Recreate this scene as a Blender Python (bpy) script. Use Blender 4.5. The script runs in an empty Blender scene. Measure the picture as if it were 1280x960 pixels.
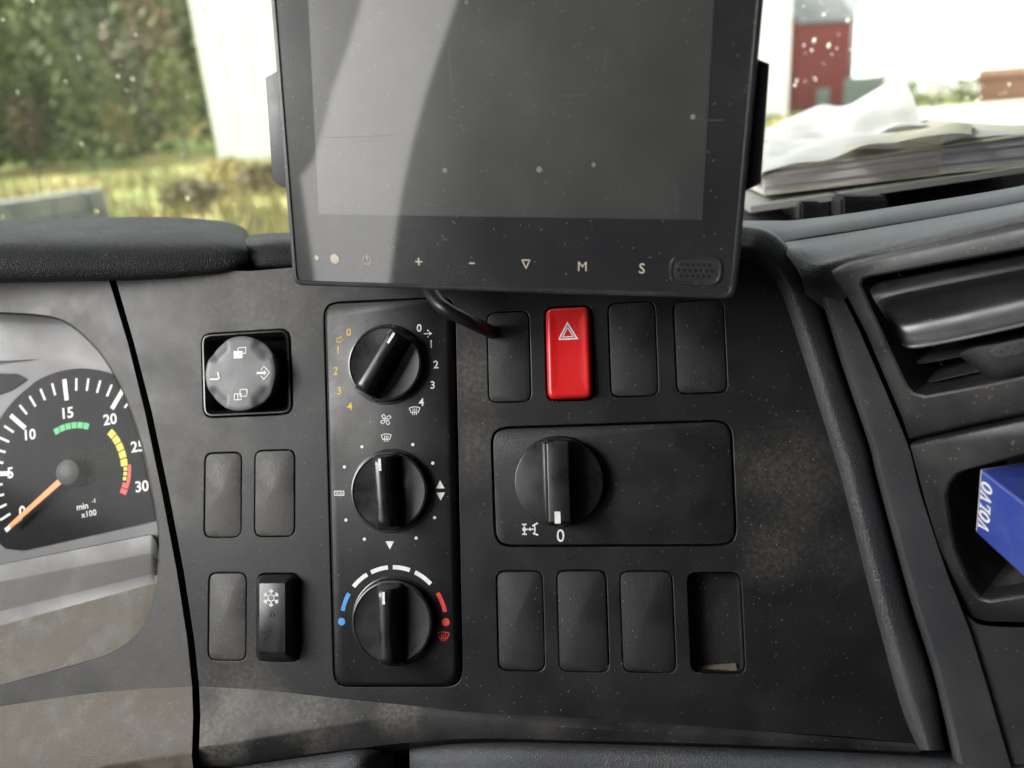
import bpy, bmesh, math, random
from mathutils import Vector, Matrix, geometry, noise
random.seed(7)
rad = math.radians
S = bpy.context.scene
COL = S.collection

# ------------------------------------------------------------------ camera, world, sun, exposure
F, CX, CY = 961.0, 640.0, 480.0
CAM = Vector((0, 0, 2.2))
RC = Matrix.Rotation(rad(90 - 19.5), 3, 'X') @ Matrix.Rotation(rad(-4.5), 3, 'Z')
cd = bpy.data.cameras.new('camera'); cam = bpy.data.objects.new('camera', cd); COL.objects.link(cam)
cam.matrix_world = Matrix.Translation(CAM) @ RC.to_4x4()
cd.sensor_width = 36; cd.lens = F / 1280 * 36; cd.clip_start = .01; cd.clip_end = 2000
cd.dof.use_dof = True; cd.dof.focus_distance = .40; cd.dof.aperture_fstop = 5.8
S.camera = cam
S.render.resolution_x, S.render.resolution_y = 1024, 768
W = bpy.data.worlds.new('World'); S.world = W; W.use_nodes = True
nt = W.node_tree; nt.nodes.clear()
sky = nt.nodes.new('ShaderNodeTexSky'); sky.sky_type = 'NISHITA'; sky.sun_disc = False
SUN_EL, SUN_AZ = 40, -82           # azimuth measured from +Y (forward), negative = to the driver's side
sky.sun_elevation = rad(SUN_EL); sky.sun_rotation = rad(SUN_AZ); sky.dust_density = 6; sky.air_density = 1.0
hs = nt.nodes.new('ShaderNodeHueSaturation'); hs.inputs['Saturation'].default_value = .22
bg = nt.nodes.new('ShaderNodeBackground'); bg.inputs[1].default_value = .14
wo = nt.nodes.new('ShaderNodeOutputWorld')
nt.links.new(sky.outputs[0], hs.inputs['Color']); nt.links.new(hs.outputs[0], bg.inputs[0]); nt.links.new(bg.outputs[0], wo.inputs[0])
sl = bpy.data.lights.new('sun', 'SUN'); sl.energy = 1.1; sl.angle = rad(14); sl.color = (1, .96, .9)
so = bpy.data.objects.new('sun', sl); COL.objects.link(so)
sd = Vector((math.sin(rad(SUN_AZ)) * math.cos(rad(SUN_EL)), math.cos(rad(SUN_AZ)) * math.cos(rad(SUN_EL)), math.sin(rad(SUN_EL))))
so.rotation_euler = (-sd).to_track_quat('-Z', 'Y').to_euler(); so.location = (0, 0, 30)
vs = S.view_settings; vs.view_transform = 'Standard'; vs.look = 'None'; vs.gamma = 1; vs.exposure = 2.5
# added lamp on the closed door wall, there to be mirrored in the monitor
al = bpy.data.lights.new('monitor_reflection_lamp', 'AREA'); al.shape = 'RECTANGLE'; al.size = .66; al.size_y = .70; al.energy = .8; al.color = (1, .985, .96)
ao = bpy.data.objects.new('monitor_reflection_lamp', al); COL.objects.link(ao)
ao.location = (-.80, -.74, CAM.z - .02); ao.rotation_euler = (rad(90), 0, rad(-90))
a2 = bpy.data.lights.new('door_daylight_boost', 'AREA'); a2.shape = 'RECTANGLE'; a2.size = .46; a2.size_y = .42; a2.energy = 1.9; a2.color = (1, .985, .96)  # added lamp in the door opening, lifts the light on the left side
a2o = bpy.data.objects.new('door_daylight_boost', a2); COL.objects.link(a2o); a2o.location = (-.80, -.02, CAM.z + .22)
a2o.rotation_euler = (rad(75), 0, rad(-75))
S.cycles.max_bounces = 8; S.cycles.transparent_max_bounces = 12; S.cycles.caustics_reflective = False
S.cycles.use_denoising = True

# ------------------------------------------------------------------ geometry helpers
def cw(px, py, d):
    return CAM + RC @ Vector(((px - CX) / F * d, -(py - CY) / F * d, -d))
def ray(px, py):
    return RC @ Vector(((px - CX) / F, -(py - CY) / F, -1))
def gp(px, py, dist):                       # point on the ray at a horizontal distance
    r = ray(px, py); return CAM + r * (dist / math.hypot(r.x, r.y))

class Frame:
    def __init__(s, px, py, d, u, v):
        s.O = cw(px, py, d)
        c = lambda a: RC @ Vector((a[0], -a[1], -a[2]))
        s.U = c(u).normalized(); V = c(v); s.V = (V - s.U * V.dot(s.U)).normalized(); s.N = s.U.cross(s.V)
        s.M = Matrix.Translation(s.O) @ Matrix((s.U, s.V, s.N)).transposed().to_4x4()
    def uv(s, px, py, h=0):
        r = ray(px, py); p0 = s.O + s.N * h
        t = (p0 - CAM).dot(s.N) / r.dot(s.N)
        q = CAM + r * t - s.O
        return Vector((q.dot(s.U), q.dot(s.V)))
    def w(s, px, py, h=0):
        a = s.uv(px, py, h); return s.O + s.U * a.x + s.V * a.y + s.N * h
    def at(s, u, v, h=0):
        return s.M @ Matrix.Translation((u, v, h))

P = Frame(640, 600, .40, (6500, -240, -961), (-475, -10480, 961))      # centre panel
Q = Frame(1100, 520, .361, (660, -285, -961), (-.42, -1, .01))         # vent and cubby, turned to the driver
D = Frame(640, 365, .350, (4340, 265, -961), (48, -2750, -961))        # monitor front
PX = .40 / F                                                            # metres per photo pixel on the panel

def bez3(a, b, c, t): return a * (1 - t) ** 2 + b * 2 * t * (1 - t) + c * t * t
def round_poly(pts, r, n=6):
    out = []; m = len(pts)
    for i in range(m):
        p0, p, p1 = pts[i - 1], pts[i], pts[(i + 1) % m]
        rr = r[i] if isinstance(r, (list, tuple)) else r
        a = p + (p0 - p).normalized() * rr; b = p + (p1 - p).normalized() * rr
        for k in range(n + 1):
            t = k / n; q = bez3(a, p, b, t)
            # pull the parabola out to a near circle
            q = q + (p - q) * .12 * math.sin(math.pi * t)
            out.append(q)
    return out
def rect(cx, cy, w, h, r, n=6):
    w, h = w / 2, h / 2
    return round_poly([Vector((cx - w, cy + h)), Vector((cx - w, cy - h)), Vector((cx + w, cy - h)), Vector((cx + w, cy + h))], r, n)
def circ(cx, cy, r, n=48): return [Vector((cx + r * math.cos(2 * math.pi * i / n), cy + r * math.sin(2 * math.pi * i / n))) for i in range(n)]
def off(poly, d):                           # inward offset of a counter-clockwise outline
    m = len(poly); out = []
    for i in range(m):
        a, p, b = poly[i - 1], poly[i], poly[(i + 1) % m]
        e0 = (p - a); e1 = (b - p)
        n0 = Vector((-e0.y, e0.x)); n1 = Vector((-e1.y, e1.x))
        n0 = n0.normalized() if n0.length > 1e-9 else n0; n1 = n1.normalized() if n1.length > 1e-9 else n1
        n_ = n0 + n1
        if n_.length < 1e-6: out.append(p.copy()); continue
        n_.normalize(); c = max(.5, n_.dot(n1 if n1.length > .5 else n0))
        out.append(p + n_ * (d / c))
    return out
def ring3(poly, h): return [Vector((p.x, p.y, h)) for p in poly]

class MB:
    def __init__(s): s.bm = bmesh.new()
    def vs_(s, pts): return [s.bm.verts.new(p) for p in pts]
    def face(s, vs, mi=0):
        try:
            f = s.bm.faces.new(vs); f.material_index = mi; return f
        except ValueError: return None
    def rings(s, rs, top=True, bot=False, closed=True, mi=0):
        L = [s.vs_(r) for r in rs]
        for a, b in zip(L, L[1:]):
            m = len(a)
            for i in range(m if closed else m - 1):
                j = (i + 1) % m; s.face([a[i], a[j], b[j], b[i]], mi)
        if top: s.face(L[-1], mi)
        if bot: s.face(L[0][::-1], mi)
        return s
    def plate(s, poly, h0, h1, bev=.0006, mi=0, bot=False):
        return s.rings([ring3(poly, h0), ring3(poly, h1 - bev), ring3(off(poly, bev * .3), h1 - bev * .3), ring3(off(poly, bev), h1)], True, bot, mi=mi)
    def sheet(s, poly, h=0, mi=0): s.face(s.vs_(ring3(poly, h)), mi); return s
    def lathe(s, cx, cy, prof, n=56, top=True, mi=0):
        return s.rings([ring3(circ(cx, cy, r, n), h) for r, h in prof], top, mi=mi)
    def stroke(s, pts, w, h, mi=0, t=.00012):
        pts = [Vector(p) for p in pts]
        for a, b in zip(pts, pts[1:]):
            d = (b - a); 
            if d.length < 1e-9: continue
            d.normalize(); n = Vector((-d.y, d.x)) * w / 2; e = d * w * .25
            poly = [a - e - n, b + e - n, b + e + n, a - e + n]
            s.rings([ring3(poly, h), ring3(poly, h + t)], True, mi=mi)
        return s
    def poly(s, pts, h, t=.00012, mi=0):
        pts = [Vector(p) for p in pts]
        s.rings([ring3(pts, h), ring3(pts, h + t)], True, mi=mi); return s
    def box(s, lo, hi, mi=0, M=None):
        c = [Vector((x, y, z)) for x in (lo[0], hi[0]) for y in (lo[1], hi[1]) for z in (lo[2], hi[2])]
        if M: c = [M @ p for p in c]
        v = s.vs_(c)
        for q in ((0, 1, 3, 2), (4, 6, 7, 5), (0, 4, 5, 1), (2, 3, 7, 6), (0, 2, 6, 4), (1, 5, 7, 3)): s.face([v[i] for i in q], mi)
        return s
    def grid(s, rows, mi=0):
        L = [s.vs_(r) for r in rows]
        for a, b in zip(L, L[1:]):
            for i in range(len(a) - 1): s.face([a[i], a[i + 1], b[i + 1], b[i]], mi)
        return s
    def tube(s, pts, r, n=14, mi=0):
        rs = []
        up = Vector((0, 0, 1))
        for i, p in enumerate(pts):
            t = (pts[min(i + 1, len(pts) - 1)] - pts[max(i - 1, 0)]).normalized()
            a = t.cross(up).normalized(); b = t.cross(a)
            rr = r[i] if isinstance(r, (list, tuple)) else r
            rs.append([p + (a * math.cos(2 * math.pi * k / n) + b * math.sin(2 * math.pi * k / n)) * rr for k in range(n)])
        return s.rings(rs, True, True, mi=mi)
    def tess(s, outer, holes, h=0, mi=0):
        loops = [[Vector((p.x, p.y, 0)) for p in outer]] + [[Vector((p.x, p.y, 0)) for p in hl] for hl in holes]
        flat = [p for l in loops for p in l]
        v = s.vs_([Vector((p.x, p.y, h)) for p in flat])
        for t in geometry.tessellate_polygon(loops):
            a, b, c = (flat[i] for i in t)
            o = (b - a).cross(c - a).z
            s.face([v[i] for i in (t if o > 0 else t[::-1])], mi)
        return s
    def mesh(s, name, smooth=True, recalc=False):
        bmesh.ops.remove_doubles(s.bm, verts=s.bm.verts, dist=1e-6)
        if recalc: bmesh.ops.recalc_face_normals(s.bm, faces=s.bm.faces)
        me = bpy.data.meshes.new(name); s.bm.to_mesh(me); s.bm.free()
        if smooth:
            me.shade_smooth()
            try: me.set_sharp_from_angle(angle=rad(38))
            except Exception: pass
        return me

def crv(pts, n):                             # catmull-rom through points, n samples
    m = len(pts); out = []
    for k in range(n):
        t = k / (n - 1) * (m - 1); i = min(int(t), m - 2); f = t - i
        p0, p1, p2, p3 = pts[max(i - 1, 0)], pts[i], pts[i + 1], pts[min(i + 2, m - 1)]
        out.append(.5 * ((2 * p1) + (p2 - p0) * f + (2 * p0 - 5 * p1 + 4 * p2 - p3) * f * f + (3 * p1 - p0 - 3 * p2 + p3) * f ** 3))
    return out
def loft(rows, nu, nv):
    R = [crv(r, nu) for r in rows]
    cols = [crv([R[j][i] for j in range(len(R))], nv) for i in range(nu)]
    return [[cols[i][j] for i in range(nu)] for j in range(nv)]

def put(name, me, mats, parent=None, M=None):
    o = bpy.data.objects.new(name, me); COL.objects.link(o)
    for m in (mats if isinstance(mats, (list, tuple)) else [mats]): me.materials.append(m)
    if parent: o.parent = parent
    if M is not None: o.matrix_world = M
    return o
def part(name, mb, mats, parent, label=None, recalc=False, smooth=True):
    o = put(name, mb.mesh(name, smooth, recalc), mats, parent)
    if label: o['label'] = label
    return o
def tag(o, label, cat, group=None):
    o['label'] = label; o['category'] = cat
    if group: o['group'] = group
    return o
def thing(name, label, cat, M, group=None):
    o = bpy.data.objects.new(name, None); COL.objects.link(o); o.matrix_world = M; o.empty_display_size = .02
    return tag(o, label, cat, group)
def solo(name, mb, mats, label=None, cat=None, group=None, kind=None, recalc=False, smooth=True, parent=None):
    """a mesh built in world coordinates, its origin moved to its base"""
    me = mb.mesh(name, smooth, recalc)
    n = max(1, len(me.vertices)); c = Vector((0, 0, 0)); zmin = 1e9
    for v in me.vertices: c += v.co; zmin = min(zmin, v.co.z)
    c /= n; c.z = zmin
    if parent is not None: c = parent.matrix_world.translation
    me.transform(Matrix.Translation(-c))
    o = put(name, me, mats, parent)
    if parent is None: o.location = c
    if kind: o['kind'] = kind
    if cat: tag(o, label, cat, group)
    elif label: o['label'] = label
    return o

_tc = {}
def text_mesh(st, size, bold=0.0, ext=.00006, sx=1.0):
    cu = bpy.data.curves.new('lettering', 'FONT'); cu.body = st; cu.size = 1; cu.offset = bold; cu.extrude = ext / size
    cu.resolution_u = 3
    o = bpy.data.objects.new('lettering', cu); COL.objects.link(o)
    bpy.context.view_layer.update()
    me = bpy.data.meshes.new_from_object(o.evaluated_get(bpy.context.evaluated_depsgraph_get()))
    bpy.data.objects.remove(o); bpy.data.curves.remove(cu)
    xs = [v.co.x for v in me.vertices]; ys = [v.co.y for v in me.vertices]
    cx, cy = (min(xs) + max(xs)) / 2, (min(ys) + max(ys)) / 2
    k = size / (max(ys) - min(ys))             # size = real height of the glyphs
    for v in me.vertices: v.co = Vector(((v.co.x - cx) * k * sx, (v.co.y - cy) * k, v.co.z * size))
    return me
def letters(name, st, size, m, parent, x, y, h, rot=0, bold=.012, sx=1.0):
    me = text_mesh(st, size, bold, sx=sx); me.name = name
    me.transform(Matrix.Translation((x, y, h + .00008)) @ Matrix.Rotation(rot, 4, 'Z'))
    return put(name, me, m, parent)

# ------------------------------------------------------------------ materials
def new_mat(name):
    m = bpy.data.materials.new(name); m.use_nodes = True
    b = m.node_tree.nodes['Principled BSDF']; return m, m.node_tree, b
def N(t, typ, **kw):
    n = t.nodes.new(typ)
    for k, v in kw.items():
        if k in n.inputs: n.inputs[k].default_value = v
        else: setattr(n, k, v)
    return n
def ramp(t, src, lo, hi, a=0.0, b=1.0):
    n = N(t, 'ShaderNodeMapRange'); n.inputs[1].default_value = lo; n.inputs[2].default_value = hi
    n.inputs[3].default_value = a; n.inputs[4].default_value = b; t.links.new(src, n.inputs[0]); return n.outputs[0]
def math_(t, op, a, b):
    n = N(t, 'ShaderNodeMath', operation=op)
    for i, x in enumerate((a, b)):
        if isinstance(x, (int, float)): n.inputs[i].default_value = x
        else: t.links.new(x, n.inputs[i])
    return n.outputs[0]
def mixc(t, f, a, b):
    n = N(t, 'ShaderNodeMix', data_type='RGBA')
    t.links.new(f, n.inputs[0]) if not isinstance(f, (int, float)) else setattr(n.inputs[0], 'default_value', f)
    for i, x in ((6, a), (7, b)):
        if isinstance(x, tuple): n.inputs[i].default_value = (*x, 1) if len(x) == 3 else x
        else: t.links.new(x, n.inputs[i])
    return n.outputs[2]
DUST = (.28, .262, .23)
def plastic(name, base, rough=.45, spec=.5, grain=(2200, .25, .0003), dust=0.0, dscale=28, specks=0.0, blobs=(), dcol=DUST, leather=None, rvar=.12, base2=None, coat=0, smear=None):
    m, t, b = new_mat(name)
    tc = N(t, 'ShaderNodeTexCoord').outputs['Object']
    nz = N(t, 'ShaderNodeTexNoise', Scale=dscale, Detail=7, Roughness=.62); t.links.new(tc, nz.inputs['Vector'])
    nf = N(t, 'ShaderNodeTexNoise', Scale=dscale * 14, Detail=4, Roughness=.7); t.links.new(tc, nf.inputs['Vector'])
    f = math_(t, 'MULTIPLY', ramp(t, nz.outputs[0], .40, .68), dust)
    for (u, v, r, a, hard) in blobs:
        sp = N(t, 'ShaderNodeVectorMath', operation='DISTANCE'); t.links.new(tc, sp.inputs[0]); sp.inputs[1].default_value = (u, v, 0)
        # break the outline up with noise
        dd = math_(t, 'ADD', sp.outputs['Value'], ramp(t, nz.outputs[0], .3, .7, -r * .45, r * .45))
        g = ramp(t, dd, r, r * (1 - hard), 0, a)
        f = math_(t, 'MAXIMUM', f, math_(t, 'MULTIPLY', g, ramp(t, nf.outputs[0], .32, .6, .45, 1)))
    f = math_(t, 'MULTIPLY', f, ramp(t, nf.outputs[0], .3, .65, .55, 1.1))
    if specks:
        vo = N(t, 'ShaderNodeTexVoronoi', Scale=900.0); t.links.new(tc, vo.inputs['Vector'])
        wn = N(t, 'ShaderNodeTexWhiteNoise', noise_dimensions='3D'); t.links.new(vo.outputs['Position'], wn.inputs['Vector'])
        keep = ramp(t, wn.outputs[0], 1 - .12 * specks, 1 - .12 * specks + .01)
        dot = ramp(t, vo.outputs['Distance'], .30, .16)
        f = math_(t, 'MAXIMUM', f, math_(t, 'MULTIPLY', math_(t, 'MULTIPLY', keep, dot), .8))
    f = math_(t, 'MINIMUM', f, 1.0)
    bc = base
    if base2:
        n2 = N(t, 'ShaderNodeTexNoise', Scale=dscale * .7, Detail=5); t.links.new(tc, n2.inputs['Vector'])
        bc = mixc(t, ramp(t, n2.outputs[0], .4, .62), base, base2)
    t.links.new(mixc(t, f, bc, dcol), b.inputs['Base Color'])
    rr = math_(t, 'ADD', ramp(t, nz.outputs[0], .3, .7, rough - rvar, rough + rvar), math_(t, 'MULTIPLY', f, .5))
    t.links.new(math_(t, 'MINIMUM', rr, .95), b.inputs['Roughness'])
    b.inputs['Specular IOR Level'].default_value = spec
    if coat: b.inputs['Coat Weight'].default_value = coat; b.inputs['Coat Roughness'].default_value = .12
    hgt = None
    if leather:
        vo = N(t, 'ShaderNodeTexVoronoi', Scale=leather[0], feature='DISTANCE_TO_EDGE'); 
        wv = N(t, 'ShaderNodeTexNoise', Scale=leather[0] * .6, Detail=2); t.links.new(tc, wv.inputs['Vector'])
        va = N(t, 'ShaderNodeVectorMath', operation='MULTIPLY_ADD'); t.links.new(wv.outputs['Color'], va.inputs[0]); va.inputs[1].default_value = (.9 / leather[0],) * 3; t.links.new(tc, va.inputs[2])
        t.links.new(va.outputs[0], vo.inputs['Vector'])
        hgt = ramp(t, vo.outputs['Distance'], 0, .22); dist, st = leather[1], leather[2]
    elif grain:
        gn = N(t, 'ShaderNodeTexNoise', Scale=grain[0], Detail=2, Roughness=.5); t.links.new(tc, gn.inputs['Vector'])
        hgt = gn.outputs[0]; dist, st = grain[2], grain[1]
    if hgt is not None:
        bp = N(t, 'ShaderNodeBump', Strength=st, Distance=dist); t.links.new(hgt, bp.inputs['Height']); t.links.new(bp.outputs[0], b.inputs['Normal'])
    return m
def flat(name, col, rough=.5, spec=.4, metal=0):
    m, t, b = new_mat(name)
    tc = N(t, 'ShaderNodeTexCoord').outputs['Object']
    nz = N(t, 'ShaderNodeTexNoise', Scale=400.0, Detail=3); t.links.new(tc, nz.inputs['Vector'])
    d = tuple(c * .82 for c in col)
    t.links.new(mixc(t, ramp(t, nz.outputs[0], .35, .65), d, col), b.inputs['Base Color'])
    b.inputs['Roughness'].default_value = rough; b.inputs['Specular IOR Level'].default_value = spec; b.inputs['Metallic'].default_value = metal
    return m
def clear(name, refl=.06, rough=.02, tint=(1, 1, 1), dust=0.0, dscale=20):
    m, t, b = new_mat(name); t.nodes.remove(b)
    out = t.nodes['Material Output']
    tr = N(t, 'ShaderNodeBsdfTransparent'); tr.inputs[0].default_value = (*tint, 1)
    gl = N(t, 'ShaderNodeBsdfGlossy'); gl.inputs['Roughness'].default_value = rough
    fr = N(t, 'ShaderNodeLayerWeight', Blend=.5)      # the facing output reads the same from both sides of a pane
    m1 = N(t, 'ShaderNodeMixShader'); t.links.new(math_(t, 'MINIMUM', math_(t, 'ADD', math_(t, 'MULTIPLY', math_(t, 'POWER', fr.outputs['Facing'], 5), .6), refl), 1), m1.inputs[0])
    t.links.new(tr.outputs[0], m1.inputs[1]); t.links.new(gl.outputs[0], m1.inputs[2])
    last = m1
    if dust:
        df = N(t, 'ShaderNodeBsdfDiffuse'); df.inputs[0].default_value = (.5, .5, .49, 1)
        tc = N(t, 'ShaderNodeTexCoord').outputs['Object']
        nz = N(t, 'ShaderNodeTexNoise', Scale=dscale, Detail=8, Roughness=.65); t.links.new(tc, nz.inputs['Vector'])
        m2 = N(t, 'ShaderNodeMixShader'); t.links.new(ramp(t, nz.outputs[0], .35, .75, dust * .35, dust * 1.5), m2.inputs[0])
        t.links.new(m1.outputs[0], m2.inputs[1]); t.links.new(df.outputs[0], m2.inputs[2]); last = m2
    t.links.new(last.outputs[0], out.inputs[0]); return m

BLK = (.0085, .009, .0098)
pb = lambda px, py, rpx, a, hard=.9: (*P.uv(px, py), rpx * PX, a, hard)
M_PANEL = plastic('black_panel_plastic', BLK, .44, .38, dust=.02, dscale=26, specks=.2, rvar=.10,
    blobs=[pb(290, 390, 170, .34), pb(230, 560, 120, .22), pb(520, 420, 90, .16), pb(590, 560, 60, .20), pb(590, 470, 70, .2), pb(985, 600, 95, .19), pb(965, 680, 60, .15), pb(1040, 690, 60, .09), pb(300, 860, 90, .22), pb(880, 560, 50, .05)])  # real dust patches; the left and centre ones also paint in lighter sheen
M_BLANK = plastic('black_cover_plastic', (.010, .0105, .0112), .54, .36, grain=(1500, .4, .0004), dust=.03, dscale=40, specks=.3)
M_BLANKD = plastic('dusty_cover_plastic', (.016, .016, .016), .56, .5, grain=(1500, .4, .0004), dust=.22, dscale=34, specks=.4)
M_FACE = plastic('faceplate_plastic', (.009, .009, .0098), .42, .4, grain=(1700, .35, .0004), dust=.02, dscale=30, specks=.15)
M_KNOB = plastic('knob_plastic', (.012, .012, .013), .33, .5, grain=(1800, .12, .0002), dust=.03, dscale=60, specks=.05)
M_WELL = plastic('gloss_black_plastic', (.005, .005, .006), .30, .5, grain=None, dust=.02)
M_BACK = plastic('dark_void_plastic', (.004, .004, .004), .9, .08, grain=None)
M_BEZEL = plastic('grey_bezel_plastic', (.033, .0328, .0324), .5, .5, grain=(2200, .35, .0004), dust=.2, dscale=22, specks=.4)
M_BEZEL2 = plastic('dusty_bezel_plastic', (.062, .056, .045), .6, .4, grain=(2200, .4, .0004), dust=.22, dscale=70, specks=.9, dcol=(.36, .31, .23))
M_PAD = plastic('grained_dash_skin', (.036, .038, .040), .46, .55, leather=(900, .0004, .5), dust=.05, dscale=20, rvar=.06)
M_HOOD = plastic('grained_hood_skin', (.012, .013, .014), .58, .24, leather=(800, .0006, .85), dust=.03, dscale=20, rvar=.06)
M_PADS = plastic('smooth_dash_skin', (.028, .030, .033), .5, .5, grain=(1300, .45, .0005), dust=.06, dscale=20, specks=.2, rvar=.06)
M_VENT = plastic('vent_plastic', (.016, .017, .019), .36, .5, grain=(2600, .12, .0002), dust=.05, dscale=30, specks=.25)
M_VENTD = plastic('dusty_vent_plastic', (.012, .0122, .0128), .45, .5, grain=(2200, .3, .0003), dust=.05, dscale=36, specks=.5)
M_GREY = plastic('grey_switch_plastic', (.13, .13, .133), .45, .4, grain=(1600, .1, .0002), dust=.0, dscale=80)
M_WHITE = flat('white_print', (.78, .78, .76))
M_YEL = flat('yellow_print', (.72, .52, .07))
M_RED = plastic('red_switch_plastic', (.62, .012, .014), .33, .5, grain=(1500, .12, .0002), dust=.02, dscale=60, rvar=.05)
M_REDP = flat('red_print', (.72, .05, .04)); M_BLUP = flat('blue_print', (.08, .32, .75)); M_GRNP = flat('green_print', (.05, .5, .16))
M_ORNG = flat('orange_needle', (.9, .34, .1)); M_YELP = flat('yellow_dial_print', (.85, .7, .03))
M_GOLD = flat('beige_icon_print', (.58, .52, .42))
M_DIAL = plastic('dial_face_print', (.008, .008, .009), .7, .08, grain=None, dust=.06, dscale=30)
M_HUB = plastic('hub_plastic', (.045, .045, .046), .5, .4, grain=None, dust=.05)
M_SILV = plastic('silver_dial_surround', (.10, .10, .102), .5, .4, grain=None, dust=.15, dscale=20)
M_MON = plastic('monitor_housing', (.020, .021, .024), .42, .5, grain=(2400, .3, .0003), dust=.08, dscale=30, specks=.4)
M_RUB = plastic('cable_rubber', (.012, .012, .013), .42, .5, grain=None, dust=.03, dscale=60)
M_CAVT = plastic('tray_plastic', (.012, .0125, .013), .6, .4, grain=(1300, .4, .0004), dust=.08, dscale=20)
M_CAV = plastic('cubby_plastic', (.012, .012, .013), .55, .4, grain=(1500, .3, .0003), dust=.4, dscale=24)

def glass_screen(name, base, rough, spec, dust):
    m = plastic(name, base, rough, spec, grain=None, dust=dust, dscale=9, specks=.28, rvar=.03)
    b = m.node_tree.nodes['Principled BSDF']; b.inputs['Coat Weight'].default_value = 1; b.inputs['Coat Roughness'].default_value = .035; b.inputs['Coat IOR'].default_value = 1.7
    return m
M_GLASS = glass_screen('monitor_glass', (.020, .021, .023), .25, .5, .08)
M_LCD = glass_screen('lcd_panel', (.046, .0465, .047), .30, .8, .12)

# ------------------------------------------------------------------ setting: dashboard carrier and cab shell
mb = MB()
for (x0, x1, y0, y1) in ((-300, 1500, 330, 1250),):
    a = [P.w(x0, y1, -.065), P.w(x1, y1, -.065), P.w(x1, y0, -.065), P.w(x0, y0, -.065)]
    mb.face(mb.vs_(a))
o = solo('dashboard_carrier', mb, M_BACK, kind='structure')

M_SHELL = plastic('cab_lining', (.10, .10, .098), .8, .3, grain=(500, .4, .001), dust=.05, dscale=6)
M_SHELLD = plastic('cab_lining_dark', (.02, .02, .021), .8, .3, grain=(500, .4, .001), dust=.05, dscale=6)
def wall_open(mb, c, eu, ev, lo, hi, olo, ohi, th, mi=0):
    """rectangular wall with an opening, made of four slabs butted round it"""
    for (a0, b0, a1, b1) in ((lo[0], lo[1], hi[0], olo[1]), (lo[0], ohi[1], hi[0], hi[1]), (lo[0], olo[1], olo[0], ohi[1]), (ohi[0], olo[1], hi[0], ohi[1])):
        if a1 - a0 < 1e-4 or b1 - b0 < 1e-4: continue
        n = eu.cross(ev)
        c8 = [c + eu * a + ev * b + n * k for a in (a0, a1) for b in (b0, b1) for k in (0, th)]
        v = mb.vs_(c8)
        for q in ((0, 1, 3, 2), (4, 6, 7, 5), (0, 4, 5, 1), (2, 3, 7, 6), (0, 2, 6, 4), (1, 5, 7, 3)): mb.face([v[i] for i in q], mi)
X, Y, Z = Vector((1, 0, 0)), Vector((0, 1, 0)), Vector((0, 0, 1))
Z0, Z1 = CAM.z - 1.15, CAM.z + .62
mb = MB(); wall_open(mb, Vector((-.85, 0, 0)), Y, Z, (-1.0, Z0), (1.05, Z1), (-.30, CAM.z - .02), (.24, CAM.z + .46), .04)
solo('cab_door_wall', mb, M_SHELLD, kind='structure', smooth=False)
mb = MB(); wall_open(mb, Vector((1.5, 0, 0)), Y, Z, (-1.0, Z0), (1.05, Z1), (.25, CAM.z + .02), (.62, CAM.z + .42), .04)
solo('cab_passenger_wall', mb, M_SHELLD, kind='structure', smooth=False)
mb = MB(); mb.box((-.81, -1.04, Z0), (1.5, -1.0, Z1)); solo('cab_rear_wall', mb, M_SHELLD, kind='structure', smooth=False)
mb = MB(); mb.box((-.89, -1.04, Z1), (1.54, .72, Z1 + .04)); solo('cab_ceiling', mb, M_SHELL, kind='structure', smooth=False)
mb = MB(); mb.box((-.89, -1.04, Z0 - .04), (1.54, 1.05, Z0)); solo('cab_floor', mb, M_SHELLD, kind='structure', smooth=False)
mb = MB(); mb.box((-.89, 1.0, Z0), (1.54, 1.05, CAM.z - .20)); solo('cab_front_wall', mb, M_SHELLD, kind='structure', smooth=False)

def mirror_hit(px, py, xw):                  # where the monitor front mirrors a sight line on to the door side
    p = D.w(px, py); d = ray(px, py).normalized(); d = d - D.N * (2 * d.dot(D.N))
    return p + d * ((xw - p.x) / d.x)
def blocker(pix, name):  # added unseen boards that cut the lamp's mirror image to shape
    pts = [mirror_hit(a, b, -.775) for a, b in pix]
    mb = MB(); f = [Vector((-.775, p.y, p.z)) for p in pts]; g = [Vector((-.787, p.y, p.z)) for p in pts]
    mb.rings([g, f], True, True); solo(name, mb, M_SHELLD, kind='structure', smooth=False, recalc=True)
blocker([(300, -90), (475, -90), (452, 0), (436, 55), (416, 110), (402, 165), (392, 200), (378, 218), (360, 226), (335, 230), (290, 232)], 'reflection_blocker')
blocker([(600, -90), (577, 0), (556, 60), (537, 120), (521, 180), (508, 240), (499, 300), (492, 360), (490, 430), (640, 430), (640, -90)], 'reflection_blocker')

# dash top: sheet from behind the pads to the foot of the windscreen
mb = MB()
rows = [[Vector((x, y, CAM.z + z)) for x in (-.84, -.4, 0, .4, .8, 1.48)] for y, z in ((.47, -.125), (.6, -.135), (.8, -.15), (.995, -.165))]
mb.grid(loft(rows, 30, 12)); solo('dashboard_top', mb, M_PADS, kind='structure')

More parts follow.
